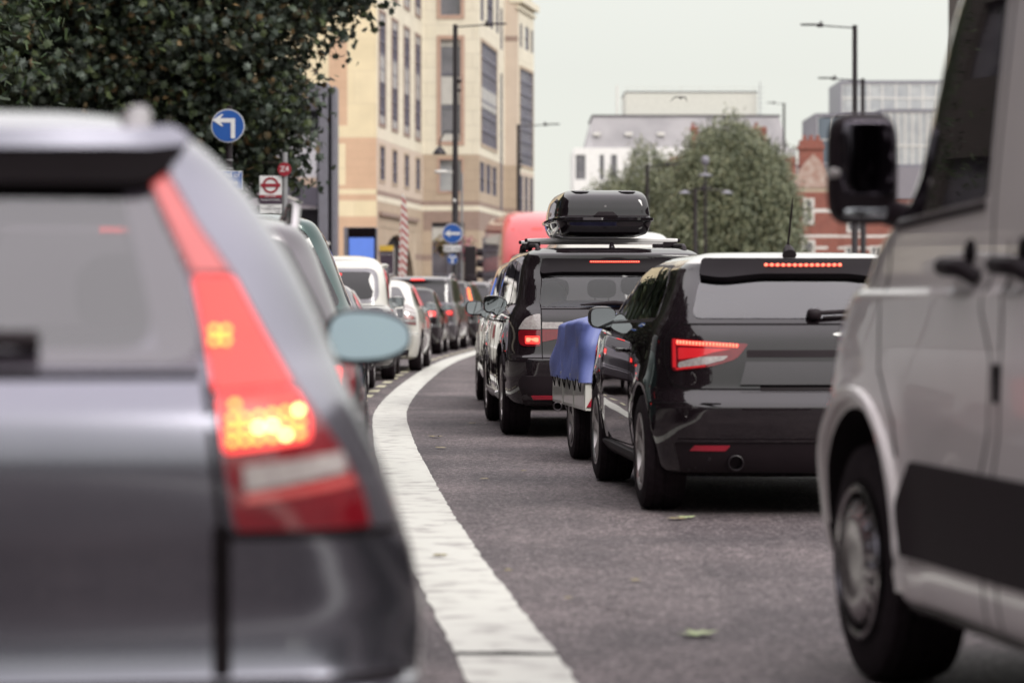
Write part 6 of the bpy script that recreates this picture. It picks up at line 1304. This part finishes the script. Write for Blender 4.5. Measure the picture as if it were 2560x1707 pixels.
g.add(vs, [(3 * i, 3 * i + 1, (3 * i + 4) % (3 * N), (3 * i + 3) % (3 * N)) for i in range(N)] + [(3 * i, 3 * ((i + 1) % N), 3 * ((i + 1) % N) + 2, 3 * i + 2) for i in range(N)]); g.build('roundel_ring', 'sign_maroon', fl)
g = MB(); g.box((cx_ - .152, -.042, cz_ - .022), (cx_ + .152, -.0365, cz_ + .026)); g.build('roundel_bar', 'sign_maroon', fl)
g = MB(); g.box((fx0, -.036, zt - .335), (fx1, -.0305, zt - .295)); st = g.build('red_strip', 'sign_maroon', fl); text('lettering', 'BUS STOP', .035, 'sign_white', st, (cx_, -.037, zt - .314), sx=1.1)
g = MB(); g.box((fx0, -.036, zt - .435), (fx1, -.0305, zt - .337)); st = g.build('name_strip', 'sign_dark', fl); text('lettering', 'Hammersmith Broadway', .034, 'sign_white', st, (cx_, -.037, zt - .37), sx=.88)
text('lettering', 'towards', .026, 'sign_dark', fl, (cx_, -.031, zt - .465)); text('lettering', 'Turnham Green', .05, 'sign_dark', fl, (cx_, -.031, zt - .505)); text('lettering', '10', .065, 'sign_dark', fl, (cx_ - .0, -.031, zt - .592)); text('lettering', '27', .065, 'sign_dark', fl, (cx_ + .115, -.031, zt - .592)); text('lettering', '24 hour', .025, 'sign_dark', fl, (cx_ + .11, -.031, zt - .55))
zz = Z(424, 43.7); d_ = disc(bs, 'letter_disc', 'sign_maroon', .105, .0, -.07, zz, .02); text('lettering', 'Z4', .12, 'sign_white', d_, (.0, -.071, zz))
# kiosk, totem, striped board
M['screen'] = mat('blue_screen', (.05, .1, .4), .4, emit=(.13, .235, .62), es=.75); M['stripe'] = None
kk = empty('street_kiosk', (X(901, 78), 78, 0), label='black advertising kiosk with a lit blue screen, in front of the yellow brick wall', cat='kiosk')
g = MB(); g.box((-.34, 0, 0), (.42, .3, 3.15)); g.build('cabinet', 'gloss', kk, bevel=.02); g = MB(); g.box((-.46, .02, 0), (-.345, .28, 3.15)); g.build('side_panel', 'grey_metal', kk); g = MB(); g.box((.425, .02, 0), (.46, .28, 3.13)); g.build('side_panel', 'grey_metal', kk)
g = MB(); g.box((-.31, -.012, 1.2), (.375, -.002, 2.86)); g.build('screen', 'screen', kk)
M['way_yellow'] = mat('sign_yellow', (.62, .40, .05), .5)
tt = empty('wayfinding_totem', (X(966, 84), 84, 0), label='slim dark map totem with a yellow cap, between the kiosk and the striped board', cat='totem')
g = MB(); g.box((-.2, 0, 0), (.2, .12, 2.62)); g.build('panel', 'sign_dark', tt, bevel=.01); g = MB(); g.box((-.205, -.006, 2.60), (.205, .126, 2.76)); g.build('cap', 'way_yellow', tt); g = MB(); g.box((.21, .0, 0), (.225, .12, 2.7)); g.build('edge', 'frame_white', tt)
text('lettering', 'Hammersmith', .06, 'sign_white', tt, (0, -.004, 2.50)); text('lettering', 'King Street\nStation', .045, 'sign_white', tt, (.02, -.004, 2.05)); text('lettering', 'i', .1, 'sign_dark', tt, (-.15, -.010, 2.68))
def stripes():
    m = bpy.data.materials.new('red_white_stripes'); m.use_nodes = True; t = m.node_tree; b = t.nodes['Principled BSDF']; l = t.links.new
    tcn = t.nodes.new('ShaderNodeTexCoord'); sp = t.nodes.new('ShaderNodeSeparateXYZ'); l(tcn.outputs['Object'], sp.inputs[0])
    ab = t.nodes.new('ShaderNodeMath'); ab.operation = 'MULTIPLY'; ab.inputs[1].default_value = 1.1; l(sp.outputs[0], ab.inputs[0])
    gt = t.nodes.new('ShaderNodeMath'); gt.operation = 'GREATER_THAN'; gt.inputs[1].default_value = 0; l(sp.outputs[0], gt.inputs[0]); mo = t.nodes.new('ShaderNodeMath'); mo.operation = 'MULTIPLY'; mo.inputs[1].default_value = .09; l(gt.outputs[0], mo.inputs[0])
    ad = t.nodes.new('ShaderNodeMath'); l(ab.outputs[0], ad.inputs[0]); l(sp.outputs[2], ad.inputs[1]); a2 = t.nodes.new('ShaderNodeMath'); l(ad.outputs[0], a2.inputs[0]); l(mo.outputs[0], a2.inputs[1])
    md = t.nodes.new('ShaderNodeMath'); md.operation = 'PINGPONG'; md.inputs[1].default_value = .10; l(a2.outputs[0], md.inputs[0]); g2 = t.nodes.new('ShaderNodeMath'); g2.operation = 'GREATER_THAN'; g2.inputs[1].default_value = .052; l(md.outputs[0], g2.inputs[0])
    mx = t.nodes.new('ShaderNodeMixRGB'); mx.inputs[1].default_value = (.62, .59, .55, 1); mx.inputs[2].default_value = (.36, .07, .07, 1); l(g2.outputs[0], mx.inputs[0]); l(mx.outputs[0], b.inputs['Base Color']); b.inputs['Roughness'].default_value = .6; return m
M['stripe'] = stripes()
sb = empty('striped_marker', (X(1003, 74), 74, 0), label='tall tapering red and white striped marker board, standing behind the white hybrid car', cat='marker board')
g = MB(); q_ = 74 / FP; g.prism([((996 - 1003) * q_ * 1.2, 1.4), ((1014 - 1003) * q_, 1.4), ((1021 - 1003) * q_, Z(580, 74)), ((1014 - 1003) * q_, Z(500, 74)), ((1005 - 1003) * q_, Z(480, 74)), ((1000 - 1003) * q_, Z(560, 74))], 0, .05); g.build('board', 'stripe', sb); MB().tube([(0, .06, 0), (.03, .06, 2)], .03, 8).build('post', 'galv', sb)
# bird
bd = empty('bird', (X(1702, 70), 70, Z(245, 70)), label='dark bird gliding in front of the white plant box', cat='bird')
m = MB(); m.ellip((0, 0, 0), (.035, .12, .035), 1, 1, 12)
for (P_, sg) in (([(0, 0, .01), (-.13, .0, .02), (-.21, .01, -.04), (-.28, .02, -.11)], 1), ([(0, 0, .01), (.10, 0, .02), (.13, .01, -.03), (.16, .02, -.10)], 1)): m.tube(P_, [.05, .045, .03, .006], 8, 0, .3)
m.build('body', 'gap', bd, 60)
